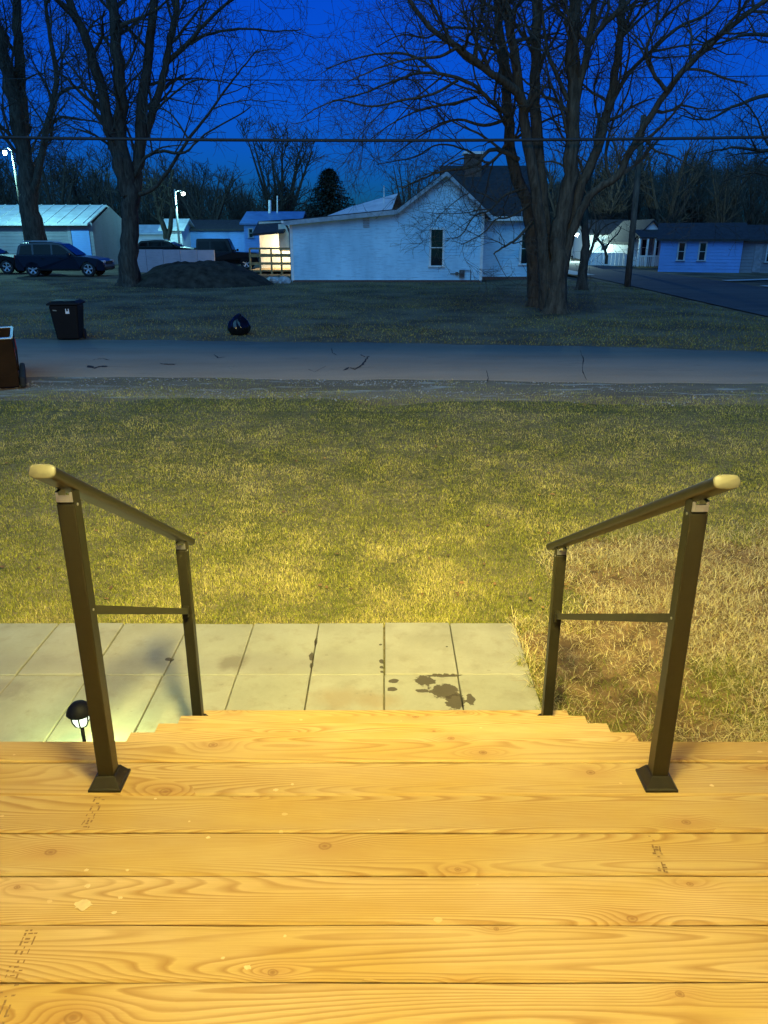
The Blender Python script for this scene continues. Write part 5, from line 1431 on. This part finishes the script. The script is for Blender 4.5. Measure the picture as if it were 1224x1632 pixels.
# dry straw patch on the right
def straw(n, seed):
    r = np.random.RandomState(seed)
    y = 2.3+4.4*r.rand(n)**1.1; x = 0.74+ (y*0.62+0.7)*r.rand(n)
    cl = fbm(x*2.6+2,y*2.6+8,3)
    near = (y < 4.4) & (x > 0.78+0.02*np.sin(y*13)+0.03*np.sin(y*31))
    keep = ((dryness(x,y) > r.rand(n)*0.9) | near) & (r.rand(n) < 0.22+1.8*np.clip(cl-0.40,0,1)) & (x > 0.80+0.05*np.sin(y*41)*np.sin(y*17))
    x, y, cl = x[keep], y[keep], cl[keep]; m = len(x)
    k = r.rand(m)[:,None]
    col = TAN[None]*(1-k)+PALE[None]*k*1.15
    brn = (r.rand(m) < 0.24)[:,None]; col = np.where(brn, BROWN[None]*(0.6+0.9*r.rand(m))[:,None], col)
    gm = ((fbm(x*1.7+50,y*1.7+3,3)*0.8+r.rand(m)*0.4) > 0.74) | ((x < 1.3) & (y < 3.9) & (r.rand(m) < 0.45))
    col = np.where(gm[:,None], GREEN[None]*(0.7+0.6*r.rand(m))[:,None], col)
    h = 0.022+0.075*r.rand(m)**1.5*(0.4+cl)
    return blades('straw', x, y, np.where((x < 0.825) & (y > 3.09), 0.037, 0.0), h, 0.0009+0.0011*r.rand(m), 0.5+1.9*r.rand(m), col, M['straw'], 'dry tan straw grass and weeds over bare soil right of the steps', 'straw', seed=seed+2)
straw(230000, 57)
# grass of the far side
def far_grass(n, seed):
    r = np.random.RandomState(seed)
    y = 15.2+24.5*r.rand(n)**1.3; x = (r.rand(n)*2-1)*(y*0.56)
    rf = np.array([max(road_far(a), road_near(a)+2.6) for a in x])
    keep = (y > rf+0.15+0.2*r.rand(n)) & ~((x > 11.2) & (y > 14)) & ~((y > 37.7) & (x > -4.6) & (x < 7.2))
    x, y = x[keep], y[keep]; m = len(x)
    p1 = fbm(x*0.35+3,y*0.5+1,4); keep = r.rand(m) < 0.2+1.6*np.clip(p1-0.33+0.012*np.clip(x,-6,10),0,1)
    x, y, p1 = x[keep], y[keep], p1[keep]; m = len(x)
    z = np.array([gz(a,b) for a,b in zip(x,y)])
    k = (r.rand(m) < 0.5-0.025*x)[:,None]
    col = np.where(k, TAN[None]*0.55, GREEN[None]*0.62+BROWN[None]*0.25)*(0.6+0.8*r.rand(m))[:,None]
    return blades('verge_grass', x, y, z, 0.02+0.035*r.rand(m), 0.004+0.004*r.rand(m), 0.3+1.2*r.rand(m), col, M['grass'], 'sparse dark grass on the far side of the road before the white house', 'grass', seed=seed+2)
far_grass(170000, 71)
# gravel verge along the near side of the road
M['gravel'] = road_mat('gravel_dirt',(0.20,0.125,0.07),(0.46,0.34,0.21))
nt_ = M['gravel'].node_tree; b_g = nt_.nodes['Principled BSDF']; src = b_g.inputs['Base Color'].links[0].from_socket
gp = noise(nt_, mapping(nt_, wpos(nt_), (0.5,2.2,1.0)), 1.6, 5, 0.7)
nt_.links.new(mix(nt_, ramp(nt_, gp, [(0.56,(0,0,0)),(0.66,(0.8,0.8,0.8))]), src, (0.62,0.54,0.42)), b_g.inputs['Base Color'])
mb = MB(); gx_ = list(np.linspace(-16,13,117))
for x in gx_:
    a = road_near(x)+0.02; e = 10.6+1.1*float(fbm(np.array([x*0.9]),np.array([1.3]),4)[0])-0.03*x
    for k in range(5):
        t_ = k/4; mb.v.append((x, a+(e-a)*t_, 0.012 if 0 < k < 4 else (0.006 if k == 0 else -0.004)))
for i in range(len(gx_)-1):
    for k in range(4): mb.f.append((i*5+k, i*5+k+1, (i+1)*5+k+1, (i+1)*5+k))
kind(mb.build('gravel_verge', M['gravel'], smooth=True),'structure')
def stones(n, seed):
    r = np.random.RandomState(seed); mb_v = []; f = []
    x = (r.rand(n)*2-1)*8.5; y = 10.9+r.rand(n)*2.4
    p = fbm(x*0.5+7,y*2.2+3,4); keep = (r.rand(n) < np.clip((p-0.50)*7,0,1)) & (y < np.array([road_near(a) for a in x])-0.1)
    x, y = x[keep], y[keep]; m = len(x); s = 0.006+0.016*r.rand(m)**2
    oc = np.array([[1,0,0],[-1,0,0],[0,1,0],[0,-1,0],[0,0,0.7],[0,0,-0.7]]); v = oc[None]*s[:,None,None]*(0.7+0.6*r.rand(m,6,1))
    v[:,:,0] += x[:,None]; v[:,:,1] += y[:,None]; v[:,:,2] += 0.014
    tri = np.array([[0,2,4],[2,1,4],[1,3,4],[3,0,4],[2,0,5],[1,2,5],[3,1,5],[0,3,5]])
    fc = (tri[None]+(np.arange(m)*6)[:,None,None]).reshape(-1,3)
    me = bpy.data.meshes.new('gravel'); me.from_pydata(v.reshape(-1,3).tolist(),[],fc.tolist())
    a = me.attributes.new('tint','FLOAT_COLOR','POINT'); c = np.ones((m,6,4)); g = 0.14+0.26*r.rand(m); c[:,:,0] = g[:,None]; c[:,:,1] = g[:,None]*0.95; c[:,:,2] = g[:,None]*0.88
    a.data.foreach_set('color', c.ravel()); me.materials.append(M['stone'])
    o = bpy.data.objects.new('gravel', me); COL.objects.link(o); o['label'] = 'loose pale gravel along the near edge of the road'; o['category'] = 'gravel'; kind(o,'stuff')
stones(9000, 91)
# bare soil sheet under the straw patch
M['soil'] = basic('bare_soil',(0.20,0.125,0.052),0.95,var=0.6,scale=7,bumpy=0.7,spec=0.1)
mb = MB(); nx_, ny_ = 60, 60
for j in range(ny_):
    for i in range(nx_):
        x = 0.6+4.2*i/(nx_-1); y = 1.2+5.8*j/(ny_-1); d = float(dryness(np.array([x]),np.array([y]))[0])
        if y < 4.3 and x > 0.86: d = max(d, min(1,(4.4-y)/0.2))
        nz = float(fbm(np.array([x*4]),np.array([y*4]),3)[0])
        mb.v.append((x, y, -0.012+0.016*d+0.03*d*(nz-0.3)))
for j in range(ny_-1):
    for i in range(nx_-1): mb.f.append((j*nx_+i, j*nx_+i+1, (j+1)*nx_+i+1, (j+1)*nx_+i))
kind(mb.build('soil_patch', M['soil'], smooth=True),'structure')

# fallen leaves on the lawn
def leaves(n, seed):
    r = random.Random(seed); mb = MB(); cols = []
    for i in range(n):
        y = 4.4+7.5*r.random()**1.6; x = r.uniform(-1,1)*(y*0.56+0.5)
        if y < 4.6 and x < 0.9: continue
        a = r.uniform(0,6.28); l = r.uniform(0.010,0.026); w_ = l*r.uniform(0.4,0.7); z = 0.02+r.uniform(0,0.015)
        c, s_ = math.cos(a), math.sin(a); tl = r.uniform(-.4,.4)
        pts = [(-l,0,0),(-l*0.3,-w_,w_*tl),(l*0.5,-w_*0.7,w_*tl*0.6),(l,0,0.004),(l*0.5,w_*0.7,-w_*tl*0.4+0.006),(-l*0.3,w_,-w_*tl+0.006)]
        mb.poly([(x+p_[0]*c-p_[1]*s_, y+p_[0]*s_+p_[1]*c, z+p_[2]) for p_ in pts])
    o = mb.build('fallen_leaves', basic('dead_leaf',(0.24,0.13,0.035),0.8,var=0.7,scale=14)); o['label'] = 'scattered small dead leaves lying on the lawn'; o['category'] = 'leaves'
    return kind(o,'stuff')
leaves(260, 12)
